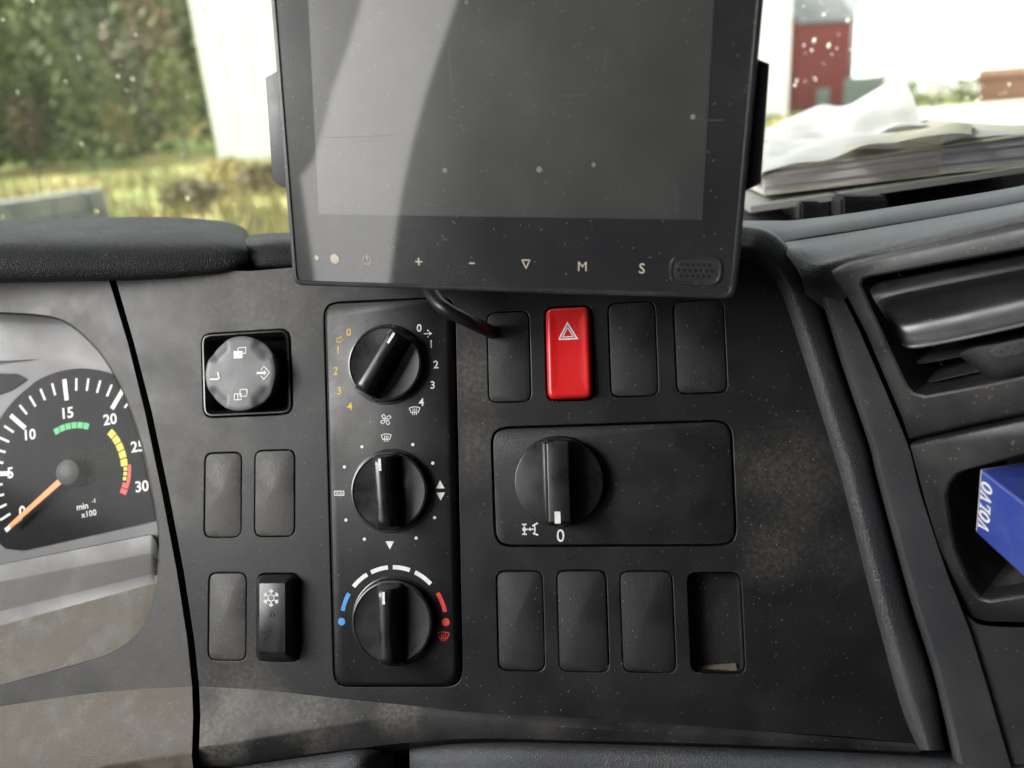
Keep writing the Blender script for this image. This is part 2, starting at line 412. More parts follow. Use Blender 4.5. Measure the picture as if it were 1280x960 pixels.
# ------------------------------------------------------------------ windscreen with rain
M_WIND = clear('windscreen_glass', .05, .0, (.97, 1, .98), dust=.05, dscale=5)  # dust film also paints a pale haze over the view outside
wb, wt = Vector((0, 1.0, CAM.z - .19)), Vector((0, .70, CAM.z + .62))
ws = thing('windscreen', 'rain spotted windscreen glass rising behind the dashboard', 'windscreen', Matrix.Translation(wb))
wd = (wt - wb)
wn = X.cross(wd).normalized()
mb = MB()
c8 = [X * x + wd * s + wn * k for x in (-.84, 1.49) for s in (0, 1) for k in (0, .005)]
v = mb.vs_(c8)
for q in ((0, 1, 3, 2), (4, 6, 7, 5), (0, 4, 5, 1), (2, 3, 7, 6), (0, 2, 6, 4), (1, 5, 7, 3)): mb.face([v[i] for i in q])
part('glass', mb, M_WIND, ws, smooth=False)
mb = MB()
m_, t_, b_ = new_mat('rain_water'); b_.inputs['Base Color'].default_value = (.97, .97, .97, 1); b_.inputs['Roughness'].default_value = .02
b_.inputs['Transmission Weight'].default_value = 1; b_.inputs['IOR'].default_value = 1.33; M_RAIN = m_
def drop(c, r, n_=8):
    e1, e2 = X, wd.normalized()
    st = random.uniform(1, 1.8)
    rs = []
    for k, (rr, h) in enumerate(((1, 0), (.86, .28), (.5, .48))):
        rs.append([c + e1 * math.cos(2 * math.pi * i / n_) * r * rr + e2 * math.sin(2 * math.pi * i / n_) * r * rr * st + wn * (-h * r * .8) for i in range(n_)])
    mb.rings(rs, True)
for i in range(1700):
    x = random.uniform(-.84, 1.2) if random.random() < .35 else random.uniform(.2, .9)
    s = random.random() * .75
    drop(X * x + wd * s - wn * .0004, random.choice((.0006, .0008, .0008, .0011, .0014, .0019)))
o = part('raindrop', mb, M_RAIN, ws, recalc=True); o['kind'] = 'stuff'

# ------------------------------------------------------------------ centre panel with openings
def rc(fr, l, r, t, b, h=0):                # centre, width and height in frame units from pixel extents
    cx, cy = (l + r) / 2, (t + b) / 2
    c = fr.uv(cx, cy, h)
    w = (fr.uv(r, cy, h) - fr.uv(l, cy, h)).length; hh = (fr.uv(cx, t, h) - fr.uv(cx, b, h)).length
    return c, w, hh
BL = {  # blank covers: pixel extents, label
 'a': ((255, 302, 565, 672), 'blank black switch cover, left one of the pair under the mirror control'),
 'b': ((318, 369, 562, 671), 'blank black switch cover, right one of the pair under the mirror control'),
 'c': ((260, 308, 715, 826), 'blank dusty switch cover just left of the snowflake switch'),
 'd': ((609, 663, 389, 503), 'blank switch cover that the black monitor cable plugs into'),
 'e': ((761, 821, 377, 496), 'blank switch cover immediately right of the red hazard switch'),
 'f': ((843, 907, 375, 492), 'blank switch cover at the right end of the row with the red hazard switch'),
 'g': ((621, 680, 713, 839), 'blank switch cover at the left end of the row under the axle lock knob'),
 'h': ((697, 760, 712, 840), 'second blank switch cover from the left in the row under the axle lock knob'),
 'i': ((776, 843, 713, 841), 'blank switch cover directly left of the empty open slot'),
}
holes = []; hole_h = []
GAP = .0006
def add_hole(poly, depth):
    holes.append(poly); hole_h.append(depth)
for k, (e, lab) in BL.items():
    c, w, h = rc(P, *e); add_hole(rect(c.x, c.y, w, h, .0055), .007)
cH, wH, hH = rc(P, 681, 742, 382, 501); add_hole(rect(cH.x, cH.y, wH, hH, .0055), .012)
cA, wA, hA = rc(P, 321, 375, 716, 827); add_hole(rect(cA.x, cA.y, wA, hA, .0055), .012)
cE, wE, hE = rc(P, 861, 929, 715, 842); add_hole(rect(cE.x, cE.y, wE, hE, .0055), .011)
mir = round_poly([P.uv(251, 417), P.uv(254, 523), P.uv(367, 518), P.uv(363, 410)], .0072); add_hole(mir, .014)
con_out = round_poly([P.uv(404, 378), P.uv(417, 859), P.uv(579, 859), P.uv(569, 370)], [.010, .009, .011, .010], 8); add_hole(con_out, .008)
plt_out = round_poly([P.uv(613, 534), P.uv(618, 684), P.uv(922, 683), P.uv(915, 524)], .0105, 8); add_hole(plt_out, .006)
seam = [(142, 335), (145, 350), (168, 430), (190, 515), (212, 620), (230, 715), (243, 800), (249, 858)]
low = [(330, 863), (440, 874), (520, 883), (600, 891), (740, 899), (900, 910), (1060, 921), (1150, 930)]
right = [(1130, 880), (1092, 750), (1056, 600), (1047, 573), (994, 400), (980, 364), (960, 335), (930, 315), (880, 306), (430, 318), (372, 334), (312, 339)]
outer = [P.uv(*p) for p in seam + low + right]
panel = thing('centre_dash_panel', 'dusty black plastic dashboard panel that carries the switches and knobs', 'dashboard panel', P.M)
mb = MB()
mb.tess(outer, [off(h, -.0004) for h in holes], 0)
for hpoly, dp in zip(holes, hole_h):
    o0 = off(hpoly, -.0004)
    mb.rings([ring3(o0[::-1], 0), ring3(off(hpoly, -.0001)[::-1], -.00012), ring3(hpoly[::-1], -.0005), ring3(hpoly[::-1], -dp)], False)
# rim of the panel falling back at seam
oo = outer
mb.rings([ring3(off(oo, .001), -.03)[::1], ring3(oo, 0)], False)
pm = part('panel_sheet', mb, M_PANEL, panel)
mb = MB()
for hpoly, dp in zip(holes, hole_h): mb.sheet(hpoly, -dp)
part('opening_floor', mb, M_BACK, panel, smooth=False)
mb = MB()
def crumb(u, v, h):
    q = Vector((u, v, h)); r_ = random.uniform(.00010, .00030) * random.choice((1, 1, 1, 1.5))
    d4 = [Vector((random.uniform(-1, 1), random.uniform(-1, 1), random.uniform(0, .8))) * r_ for _ in range(4)]
    v4 = mb.vs_([q + d for d in d4])
    for k in ((0, 1, 2), (0, 2, 3), (0, 3, 1), (1, 3, 2)): mb.face([v4[i] for i in k])
for hpoly in holes:
    m_n = len(hpoly)
    for _ in range(46):
        i = random.randrange(m_n); p = hpoly[i].lerp(hpoly[(i + 1) % m_n], random.random())
        low_ = 1 if p.y < sum(q.y for q in hpoly) / m_n else .55
        if random.random() > low_: continue
        n_ = Vector((random.gauss(0, .0005), random.gauss(0, .0005))); crumb(p.x + n_.x, p.y + n_.y, .0001)
for _ in range(900):
    cx_, cy_ = (random.gauss(985, 75), random.gauss(640, 120)) if random.random() < .6 else (random.uniform(270, 1060), random.uniform(700, 890))
    if cx_ > 972 + (cy_ - 395) * .3 or cy_ < 400 or cy_ > 895: continue
    q = P.uv(cx_, cy_)
    crumb(q.x, q.y, .00005)
M_CRUMB = flat('dust_crumb', (.30, .26, .20), .9, .2)
o = part('dust_crumbs', mb, M_CRUMB, panel, recalc=True, smooth=False); o['kind'] = 'stuff'
# lower scoop and lip
xs = [(249, 858, 934, 958), (330, 863, 920, 949), (416, 872, 905, 939), (513, 882, 892, 928), (600, 891, 897, 923), (740, 899, 909, 926), (900, 910, 919, 930), (1150, 930, 934, 940)]
hh_ = [(0, .013, .006), (0, .010, .005), (0, .0065, .003), (0, .0015, .001), (0, .0003, 0), (0, 0, 0), (0, 0, 0), (0, 0, 0)]
r0 = [P.M.inverted() @ P.w(a[0], a[1], 0) for a in xs]
r1 = [P.M.inverted() @ P.w(a[0], a[2], h[1]) for a, h in zip(xs, hh_)]
r2 = [P.M.inverted() @ P.w(a[0], a[3], h[2]) for a, h in zip(xs, hh_)]
r3 = [P.M.inverted() @ P.w(a[0], a[3] + 14, h[2] - .02) for a, h in zip(xs, hh_)]
mb = MB(); A = crv(r0, 60); B = crv(r1, 60); C_ = crv(r2, 60); D_ = crv(r3, 60)
mid = [a.lerp(b, .5) + Vector((0, 0, -.0012)) * max(0, 1 - i / 35) for i, (a, b) in enumerate(zip(A, B))]
lip = [b.lerp(c, .12) + Vector((0, 0, .0006)) for b, c in zip(B, C_)]
mb.grid([D_, C_, lip, B, mid, A])
M_SCOOP = plastic('dusty_lower_panel_plastic', BLK, .5, .4, dust=.07, dscale=30, specks=.4,
    blobs=[pb(275, 900, 75, .55), pb(400, 885, 70, .3), pb(500, 886, 45, .3)])
part('lower_lip', mb, M_SCOOP, panel)

# ------------------------------------------------------------------ blank covers
for i, (k, (e, lab)) in enumerate(BL.items()):
    c, w, h = rc(P, *e)
    t = thing('switch_cover', lab, 'switch cover', P.at(c.x, c.y), 'blank switch covers in the dashboard')
    dz = {'a': -.0002, 'b': .0002, 'c': -.0003, 'd': .0004, 'e': .0006, 'f': .0005, 'g': -.0003, 'h': .0003, 'i': .0002}[k]
    mb = MB(); mb.plate(rect(random.uniform(-.0002, .0002), random.uniform(-.0001, .0001), w - 2 * GAP, h - 2 * GAP, .005), -.0065, dz, .0004)
    part('cover_plate', mb, M_BLANKD if k in 'abc' else M_BLANK, t)
# the empty slot: a socket liner with dust lying in its foot
t = thing('empty_switch_slot', 'deep open switch slot with dust in its foot, right end of the lowest row', 'switch slot', P.at(cE.x, cE.y))
pl = rect(0, 0, wE - .001, hE - .001, .005)
mb = MB(); mb.rings([ring3(off(pl, .0003)[::-1], -.0006), ring3(off(pl, .0006)[::-1], -.0085)], False); mb.sheet(off(pl, .0006), -.0085)
part('socket', mb, M_BLANK, t)
mb = MB()
rows = []
for j in range(5):
    row = []
    for i in range(14):
        x = -wE / 2 + .0035 + (wE - .007) * i / 13; y = -hE / 2 + .0008 + (.0008 + .0016 * i / 13) * j / 4
        hgt = -.0083 + (.0058 * (1 - j / 4) ** 1.3) * (.5 + .5 * i / 13) + random.uniform(0, .0003)
        row.append(Vector((x, y, hgt)))
    rows.append(row)
mb.grid(rows); M_DUST = plastic('settled_dust', (.13, .105, .075), .95, .1, grain=(1500, 1, .0008), dust=.3, specks=1)
part('settled_dust', mb, M_DUST, t)

# ------------------------------------------------------------------ hazard switch
t = thing('hazard_switch', 'bright red hazard light rocker with a white triangle', 'hazard switch', P.at(cH.x, cH.y))
w, h = wH - 2 * GAP - .0006, hH - 2 * GAP - .0006
b0 = rect(0, 0, w, h, .005)
mb = MB()
ringsR = []
for ins, hz in ((0, -.01), (0, .0005), (.0002, .0022), (.0007, .0034), (.0016, .0042), (.0026, .0045)):
    pr = off(b0, ins)
    ringsR.append([Vector((p.x, p.y, hz + (-.0016 * max(0, (p.y) / (h / 2)) if hz > 0 else 0) + (.0005 * (p.y / (h / 2)) ** 2 if hz > .003 else 0))) for p in pr])
mb.rings(ringsR, False)
# top with dished middle
inner = ringsR[-1]
L2 = [Vector((p.x * .9, p.y * .93, p.z - .0003)) for p in inner]; L3 = [Vector((p.x * .5, p.y * .6, p.z - .0005)) for p in inner]
mb.rings([inner, L2, L3], True)
part('rocker', mb, M_RED, t)
mb = MB(); hc = P.uv(709.5, 413, .004) - cH
zt = .0032
def tri(cx, cy, w_, h_): return [Vector((cx - w_ / 2, cy - h_ / 2)), Vector((cx + w_ / 2, cy - h_ / 2)), Vector((cx, cy + h_ / 2))]
def ringpoly(mb, po, pi, h, t=.00015):
    m = len(po)
    for i in range(m):
        j = (i + 1) % m; mb.poly([po[i], po[j], pi[j], pi[i]], h, t)
T0 = tri(hc.x, hc.y, 26 * PX, 23 * PX); ringpoly(mb, T0, off(T0, 2.0 * PX), zt)
T1 = off(T0, 3.1 * PX); ringpoly(mb, T1, off(T1, 1.3 * PX), zt)
part('warning_triangle', mb, M_WHITE, t, smooth=False)

# ------------------------------------------------------------------ snowflake switch
t = thing('air_conditioning_switch', 'black rocker switch printed with a white snowflake', 'rocker switch', P.at(cA.x, cA.y))
w, h = wA - 2 * GAP, hA - 2 * GAP
b0 = rect(0, 0, w, h, .005)
HT = .0105
fc, fw, fh = rc(P, 324, 356, 729, 815, HT); fc = fc - cA
top = rect(fc.x, fc.y, fw, fh, .0012)
mb = MB()
lerp = lambda A_, B_, s: [a.lerp(b, s) for a, b in zip(A_, B_)]
mb.rings([ring3(b0, -.011), ring3(b0, .0006), ring3(lerp(b0, top, .12), .003), ring3(lerp(b0, top, .55), HT - .0022), ring3(lerp(b0, top, .88), HT - .0005), ring3(top, HT)], True)
part('rocker', mb, M_KNOB, t)
mb = MB(); sc_ = P.uv(339, 747.5, HT) - cA; R_ = 10.5 * PX
for k in range(6):
    a = k * math.pi / 3 + math.pi / 6; dv = Vector((math.cos(a), math.sin(a)))
    mb.stroke([sc_ + dv * R_ * .36, sc_ + dv * R_], 1.5 * PX, HT)
    for s in (-1, 1):
        a2 = a + s * rad(42); q = sc_ + dv * R_ * .62; mb.stroke([q, q + Vector((math.cos(a2), math.sin(a2))) * R_ * .36], 1.3 * PX, HT)
    a3 = a + math.pi / 3; mb.stroke([sc_ + dv * R_ * .42, sc_ + Vector((math.cos(a3), math.sin(a3))) * R_ * .42], 1.3 * PX, HT)
part('snowflake_symbol', mb, M_WHITE, t, smooth=False)
mb = MB(); q = P.uv(340, 769, HT) - cA; mb.lathe(q.x, q.y, ((.0013, HT), (.0013, HT + .0003), (.0007, HT + .0003), (.0006, HT - .0002)), 16); part('indicator_lamp', mb, M_WELL, t)

# ------------------------------------------------------------------ mirror control
cm = P.uv(309, 467)
t = thing('mirror_control', 'square black mirror control with a grey four way button', 'mirror control', P.at(cm.x, cm.y))
ml = [p - cm for p in mir]
o1 = off(ml, .0007)
mb = MB()
mb.rings([ring3(o1, -.012), ring3(o1, .0002), ring3(off(o1, .0004), .0008), ring3(off(o1, .0012), .0009), ring3(off(o1, .0028), -.001), ring3(off(o1, .0045), -.0095)], True)
part('housing', mb, M_WELL, t)
mb = MB(); mb.sheet(off(o1, .0042), -.0094); part('well_floor', mb, M_BACK, t, smooth=False)
HB = .0095
kc = P.uv(299.5, 466.5, HB) - cm; KR = 48.5 * PX * (1 - HB / .42) * 1.04
def scal(r, depth, ph=0):                    # round outline with four notches on the diagonals
    out = []
    for i in range(96):
        a = 2 * math.pi * i / 96
        d = abs(((a - math.pi / 4 + math.pi / 4) % (math.pi / 2)) - math.pi / 4)
        g = max(0, 1 - d / rad(24)); g = g * g * (3 - 2 * g)
        out.append(Vector((kc.x + math.cos(a) * r * (1 - depth * g), kc.y + math.sin(a) * r * (1 - depth * g))))
    return out
mb = MB()
def notch(rr, z, dz):
    out = []
    for i in range(96):
        a = 2 * math.pi * i / 96; d = abs((a % (math.pi / 2)) - math.pi / 4)
        g = max(0, min(1, (1 - d / rad(24)) * 1.7)); g = g * g * (3 - 2 * g)
        out.append(Vector((kc.x + math.cos(a) * KR * rr, kc.y + math.sin(a) * KR * rr, z - dz * g)))
    return out
mb.rings([ring3(circ(kc.x * .5, kc.y * .5, KR * .8, 96), -.0095), ring3(circ(kc.x, kc.y, KR * .95, 96), HB - .007), notch(.99, HB - .0042, 0), notch(1, HB - .0016, .0014), notch(.985, HB - .0006, .0019), notch(.95, HB - .0001, .0021),
          notch(.87, HB, .0019), notch(.79, HB, .0010), notch(.72, HB, .0002), notch(.62, HB, 0), notch(.3, HB + .0001, 0)], True)
part('four_way_button', mb, M_GREY, t)
HP = HB + .00012
def sym(name, build, m, parent, smooth=False):
    mb = MB(); build(mb); return part(name, mb, m, parent, smooth=smooth)
mp = lambda px, py: P.uv(px, py, HP) - cm
px_ = PX * .97
def sq(mb, c, w, h, lw, hz, slash=False):
    a = [c + Vector((-w / 2, -h / 2)), c + Vector((w / 2, -h / 2)), c + Vector((w / 2, h / 2)), c + Vector((-w / 2, h / 2))]
    mb.stroke(a + [a[0]], lw, hz)
def s_top(mb):
    c = mp(300, 441); sq(mb, c + Vector((3, 3)) * px_, 11 * px_, 8 * px_, 1.3 * px_, HP); mb.poly(rect(c.x - 2.5 * px_, c.y - 2.5 * px_, 13 * px_, 10 * px_, .0004, 2), HP)
def s_bot(mb):
    c = mp(301, 494); sq(mb, c + Vector((4, 3)) * px_, 10 * px_, 9 * px_, 1.3 * px_, HP); sq(mb, c + Vector((-4, -2)) * px_, 10 * px_, 8 * px_, 1.3 * px_, HP); mb.stroke([c + Vector((-4, -5)) * px_, c + Vector((-4, 1)) * px_], 1.2 * px_, HP)
def s_rt(mb):
    c = mp(329, 466); mb.stroke([c + Vector((-8.5, 0)) * px_, c + Vector((2, 0)) * px_], 3 * px_, HP); mb.poly([c + Vector((1, -4)) * px_, c + Vector((5, 0)) * px_, c + Vector((1, 4)) * px_], HP)
    mb.stroke([c + Vector(v) * px_ for v in ((-3, 4), (1, 9), (9, 0), (1, -9), (-3, -4))], 1.3 * px_, HP)
def s_lf(mb):
    c = mp(268, 471); mb.stroke([c + Vector(v) * px_ for v in ((5, 6), (7, -2), (5, -3.4), (-6, -3.2))], 2 * px_, HP)
sym('upper_mirror_symbol', s_top, M_WHITE, t); sym('lower_mirror_symbol', s_bot, M_WHITE, t); sym('right_arrow_symbol', s_rt, M_WHITE, t); sym('left_mirror_symbol', s_lf, M_WHITE, t)

# ------------------------------------------------------------------ climate control unit
HF = .0035
cc = P.uv(489, 613)
cl = thing('climate_control_unit', 'tall black heater control plate with three rotary knobs', 'heater control', P.at(cc.x, cc.y))
cb = [p - cc for p in off(con_out, .0009)]
ctop = [p - cc for p in round_poly([P.uv(409, 381, HF), P.uv(421, 852, HF), P.uv(566, 853, HF), P.uv(556, 374, HF)], [.010, .009, .010, .010], 8)]
mb = MB()
mb.rings([ring3(cb, -.0075), ring3(cb, .0), ring3(lerp(cb, ctop, .25), HF * .45), ring3(lerp(cb, ctop, .7), HF * .86), ring3(ctop, HF)], True)
part('faceplate', mb, M_FACE, cl)
cp = lambda px, py, h=HF: P.uv(px, py, h) - cc
def handle(mb, c, ang, length, w0, w1, h0, h1, n=20, mi=0):
    """rib of a rotary knob: pinched waist, arched back, leaning flanks"""
    ca, sa = math.cos(ang), math.sin(ang)
    rows = []
    prof = [(-1, 0), (-.93, .35), (-.86, .7), (-.74, .92), (-.5, 1.0), (0, 1.02), (.5, 1.0), (.74, .92), (.86, .7), (.93, .35), (1, 0)]
    for i in range(n + 1):
        s = -1 + 2 * i / n
        y = s * length / 2
        wd_ = (w0 + (w1 - w0) * (s * s)) / 2
        e = max(0, (abs(s) - .80) / .20); arch = math.sqrt(max(0, 1 - e * e)) if e > 0 else 1
        H_ = h0 + (h1 - h0) * (.12 + .88 * arch) * (1 - .06 * s * s)
        if i in (0, n): H_ = h0
        row = []
        for a, b in prof:
            x = a * wd_ * (1 - .28 * b)
            z = h0 + (H_ - h0) * b
            row.append(Vector((c.x + x * ca - y * sa, c.y + x * sa + y * ca, z)))
        rows.append(row)
    mb.grid(rows, mi)
    return mb
def knob(cx, cy, r_px, ang, mark_px, parent, hf, hk, frame_c, w=30, wide=36):
    c = P.uv(cx, cy, hf + .002) - frame_c; r = r_px * PX * .99
    o = MB(); o.lathe(c.x, c.y, ((r * 1.07, hf - .0004), (r * 1.07, hf + .0004), (r * 1.04, hf + .0007), (r * 1.01, hf + .0006), (r * 1.005, hf - .0005)), 64, top=False)
    ring = part('knob_ring', o, M_WELL, parent)
    k = MB()
    k.lathe(c.x, c.y, ((r, hf - .0005), (r, hf + .0042), (r * .985, hf + .0050), (r * .95, hf + .0052), (r * .93, hf + .0046), (r * .55, hf + .0036)), 64)
    handle(k, c, ang, r * 1.93, w * PX, wide * PX, hf + .003, hf + hk)
    kn = part('knob', k, M_KNOB, parent, recalc=True)
    if mark_px:
        kk = MB(); d = Vector((-math.sin(ang), math.cos(ang)))
        mc = c + d * r * .68
        kk.stroke([mc - d * 6.5 * PX, mc + d * 6.5 * PX], 3.4 * PX, hf + hk * 1.003 + .0001)
        part('pointer_mark', kk, M_WHITE, kn, smooth=False)
    return c, r
HK = .0165
k1, kr = knob(482.5, 455, 49, rad(-33), 1, cl, HF, HK, cc)
k2, _ = knob(487.7, 613.6, 50, rad(3), 1, cl, HF, HK, cc)
k3, _ = knob(491.5, 777, 52, rad(1), 1, cl, HF, HK, cc)
for st, x, y in (('0', 436, 415.4), ('1', 423, 437), ('2', 420, 463.5), ('3', 424.3, 488.5), ('4', 437.3, 507.6)):
    letters('numeral', st, 10 * PX, M_YEL, cl, *cp(x, y), HF)
for st, x, y in (('0', 524, 410), ('1', 539, 430), ('2', 545, 455.6), ('3', 540.8, 481.2), ('4', 526.7, 502.6)):
    letters('numeral', st, 10 * PX, M_WHITE, cl, *cp(x, y), HF)
def s_recirc(mb):
    c = cp(425, 425); p = [c + Vector((math.cos(a) * 5, math.sin(a) * 2.6)) * PX for a in [rad(x) for x in range(60, 400, 20)]]
    mb.stroke(p, 1.5 * PX, HF); q = c + Vector((1.5, 3)) * PX; mb.poly([q + Vector((-3, 0)) * PX, q + Vector((1.5, -2.4)) * PX, q + Vector((1.5, 2.4)) * PX], HF)
sym('recirculation_symbol', s_recirc, M_YEL, cl)
def s_fresh(mb):
    c = cp(535, 417); mb.stroke([c + Vector((-5, 0)) * PX, c + Vector((3, 0)) * PX], 1.3 * PX, HF); mb.poly([c + Vector((1.5, -2.8)) * PX, c + Vector((5.5, 0)) * PX, c + Vector((1.5, 2.8)) * PX], HF)
    mb.poly([q * PX + c for q in circ(0, 4, 1, 10)], HF); mb.poly([q * PX + c for q in circ(0, -4, 1, 10)], HF)
sym('fresh_air_symbol', s_fresh, M_WHITE, cl)
def s_fan(mb):
    c = cp(482.3, 524.5)
    for k in range(4):
        a = k * math.pi / 2 + .3
        p = []
        for u, v in ((1.2, 0), (3, 3.2), (6.4, 3.4), (7.4, .6), (5, -.6), (1.2, 0)):
            p.append(c + Vector((u * math.cos(a) - v * math.sin(a), u * math.sin(a) + v * math.cos(a))) * PX)
        mb.stroke(p, 1.1 * PX, HF)
sym('fan_symbol', s_fan, M_WHITE, cl)
def defrost(mb, c, k=1.0):
    q = lambda x, y: c + Vector((x, y)) * PX * k
    mb.stroke([q(-7, 4), q(-3.5, 5.2), q(0, 5.6), q(3.5, 5.2), q(7, 4), q(4.5, -2), q(0, -1.2), q(-4.5, -2), q(-7, 4)], 1.1 * PX * k, HF)
    for x in (-2.4, 0, 2.4): mb.stroke([q(x, 3.2), q(x + .6, 1.4), q(x - .3, -.5), q(x, -4.6)], .9 * PX * k, HF)
sym('defrost_symbol', lambda mb: defrost(mb, cp(518.3, 514)), M_WHITE, cl)
sym('defrost_symbol', lambda mb: defrost(mb, cp(482.8, 547.6), .95), M_WHITE, cl)
sym('rear_defrost_symbol', lambda mb: defrost(mb, cp(554.3, 796), 1.05), M_REDP, cl)
for x, y in ((452.5, 558.5), (516, 555.7), (430.5, 583.6), (541, 579), (432.5, 650), (543.3, 647), (455.5, 674), (520.2, 672.6)):
    sym('scale_dot', lambda mb: mb.poly(circ(*cp(x, y), 2.1 * PX, 12), HF), M_WHITE, cl)
def s_vent(mb):
    c = cp(424, 616.5); sq(mb, c, 12.5 * PX, 5 * PX, 1.3 * PX, HF); mb.stroke([c + Vector((-4, 0)) * PX, c + Vector((-1, 0)) * PX], 1.2 * PX, HF); mb.stroke([c + Vector((1, 0)) * PX, c + Vector((4, 0)) * PX], 1.2 * PX, HF)
sym('air_vent_symbol', s_vent, M_WHITE, cl)
for x, y, s in ((550.3, 605.5, 1), (550.9, 620.7, -1), (487.3, 681.6, -1)):
    def f_(mb):
        c = cp(x, y); a = [c + Vector((-5.5, -5 * s)) * PX, c + Vector((5.5, -5 * s)) * PX, c + Vector((0, 5 * s)) * PX]
        mb.poly(a if s > 0 else a[::-1], HF)
    sym('direction_triangle', f_, M_WHITE, cl)
def arcseg(mb, c, r, a0, a1, w, h, n=6):
    o_ = []; i_ = []
    for k in range(n + 1):
        a = rad(a0 + (a1 - a0) * k / n); d = Vector((math.sin(a), math.cos(a)))
        o_.append(c + d * (r + w / 2)); i_.append(c + d * (r - w / 2))
    mb.poly((o_ + i_[::-1])[::-1], h)
c3 = cp(491.8, 777.7)
for a0, a1, m in ((-50, -30, M_WHITE), (-25, -5.5, M_WHITE), (0, 19, M_WHITE), (25, 46, M_WHITE), (-78.5, -58.7, M_BLUP), (57.8, 79, M_REDP)):
    sym('temperature_bar', lambda mb: arcseg(mb, c3, 67.5 * PX, a0, a1, 5.2 * PX, HF), m, cl)
sym('cold_dot', lambda mb: mb.poly(circ(*cp(427, 777), 4.7 * PX, 18), HF), M_BLUP, cl)
sym('warm_dot', lambda mb: mb.poly(circ(*cp(557.4, 777.7), 4.9 * PX, 18), HF), M_REDP, cl)

# ------------------------------------------------------------------ axle lock switch plate
cs = P.uv(767, 604)
dl = thing('axle_lock_switch', 'wide black switch plate with one rotary knob set at 0', 'rotary switch', P.at(cs.x, cs.y))
pp = [p - cs for p in off(plt_out, .0011)]
HS = .0006
mb = MB(); mb.plate(pp, -.0055, HS, .0008); part('faceplate', mb, M_BLANK, dl)
c = P.uv(699, 601.5, HS + .002) - cs; r = 54.5 * PX
mb = MB(); mb.lathe(c.x, c.y, ((r * 1.03, HS + .0001), (r * 1.03, HS + .0007), (r * 1.005, HS + .0007), (r * 1.0, HS + .0002)), 64, top=False); part('knob_ring', mb, M_WELL, dl)
mb = MB(); mb.lathe(c.x, c.y, ((r, HS), (r, HS + .005), (r * .985, HS + .0058), (r * .96, HS + .006)), 64)
# straight rib with flat top and a step on its left flank
HR = HS + .0155
cr = P.uv(698, 601, HR) - cs
yl = r * .955
def bar(mb, x0, x1, z0, z1, bev):
    pr = [(x0 - bev, z0), (x0, z1 - bev), (x0 + bev * .4, z1 - bev * .25), (x0 + bev, z1), (x1 - bev, z1), (x1 - bev * .4, z1 - bev * .25), (x1, z1 - bev), (x1 + bev, z0)]
    rows = []
    for s in (-1, -.97, -.9, 0, .9, .97, 1):
        e = max(0, (abs(s) - .9) / .1); k = 1 - .35 * e * e
        rows.append([Vector((cr.x + a, c.y + s * yl * math.sqrt(max(0, 1 - ((cr.x + a - c.x) / r) ** 2)), z0 + (z - z0) * k)) for a, z in pr])
    mb.grid(rows); mb.face(mb.vs_(rows[0])); mb.face(mb.vs_(rows[-1][::-1]))
bar(mb, -13.5 * PX, 13.5 * PX, HS + .0055, HR, .0010)
bar(mb, -19.5 * PX, -12 * PX, HS + .0055, HS + .0088, .0008)
kn = part('knob', mb, M_KNOB, dl, recalc=True)
q = P.uv(697, 648, HR) - cs; q.y = max(q.y, c.y - yl * .95 + 8 * PX)
mb = MB(); mb.poly(rect(q.x, q.y, 7 * PX, 14 * PX, .0002, 2), HR); part('pointer_mark', mb, M_WHITE, kn, smooth=False)
letters('numeral', '0', 15.5 * PX, M_WHITE, dl, *(P.uv(700.7, 669.5, HS) - cs), HS, bold=.006, sx=.95)
def s_axle(mb):
    c = P.uv(662.5, 661.6, HS) - cs; q = lambda x, y: c + Vector((x, y)) * PX
    mb.stroke([q(-6, 0), q(6, 0)], 1.4 * PX, HS); mb.stroke([q(-7, -6), q(-7, 6)], 1.5 * PX, HS)
    for y in (-6, 6): mb.stroke([q(-9.5, y), q(-4.5, y)], 1.7 * PX, HS)
    mb.stroke([q(5.5, 4.5), q(6.5, 0), q(5.5, -4.5)], 1.5 * PX, HS)
    mb.stroke([q(3.5, 4.2), q(9.5, 7.4)], 2 * PX, HS); mb.stroke([q(4, -5), q(9.5, -7)], 2 * PX, HS); mb.poly(circ(c.x - 7 * PX, c.y, 2.6 * PX, 12), HS); mb.poly([q(-.5, -2.5), q(3, 0), q(-.5, 2.5)], HS)
sym('axle_lock_symbol', s_axle, M_WHITE, dl)

# ------------------------------------------------------------------ instrument cluster
ci = P.uv(95, 590)
ic = thing('instrument_cluster', 'rev counter cluster under a dusty grey bezel at the left of the dashboard', 'instrument cluster', P.at(ci.x, ci.y))
loc = lambda px, py, h=0: Vector((*(P.uv(px, py, h) - ci), h))
opn = [(-70, 388), (0, 390), (50, 393), (82, 401), (110, 423), (133, 450), (157, 493), (177, 550), (190, 607), (199, 660), (200, 700), (195, 741), (178, 785), (141, 816), (78, 836), (0, 857), (-70, 874)]
NO = 90
O2 = crv([Vector(p) for p in opn], NO)
seamL = [(132, 335), (136, 350), (160, 430), (181, 515), (203, 620), (221, 715), (234, 800), (240, 858)]
outl = [Vector(p) for p in [(-70, 335)] + seamL + [(120, 866), (0, 883), (-70, 892)]]
O3 = crv(outl, 160)
mb = MB()
outer_loc = [loc(p.x, p.y).to_2d() for p in outl] ; open_loc = [loc(p.x, p.y).to_2d() for p in O2]
ringp = outer_loc + open_loc[::-1]
mb.tess(ringp, [], 0)
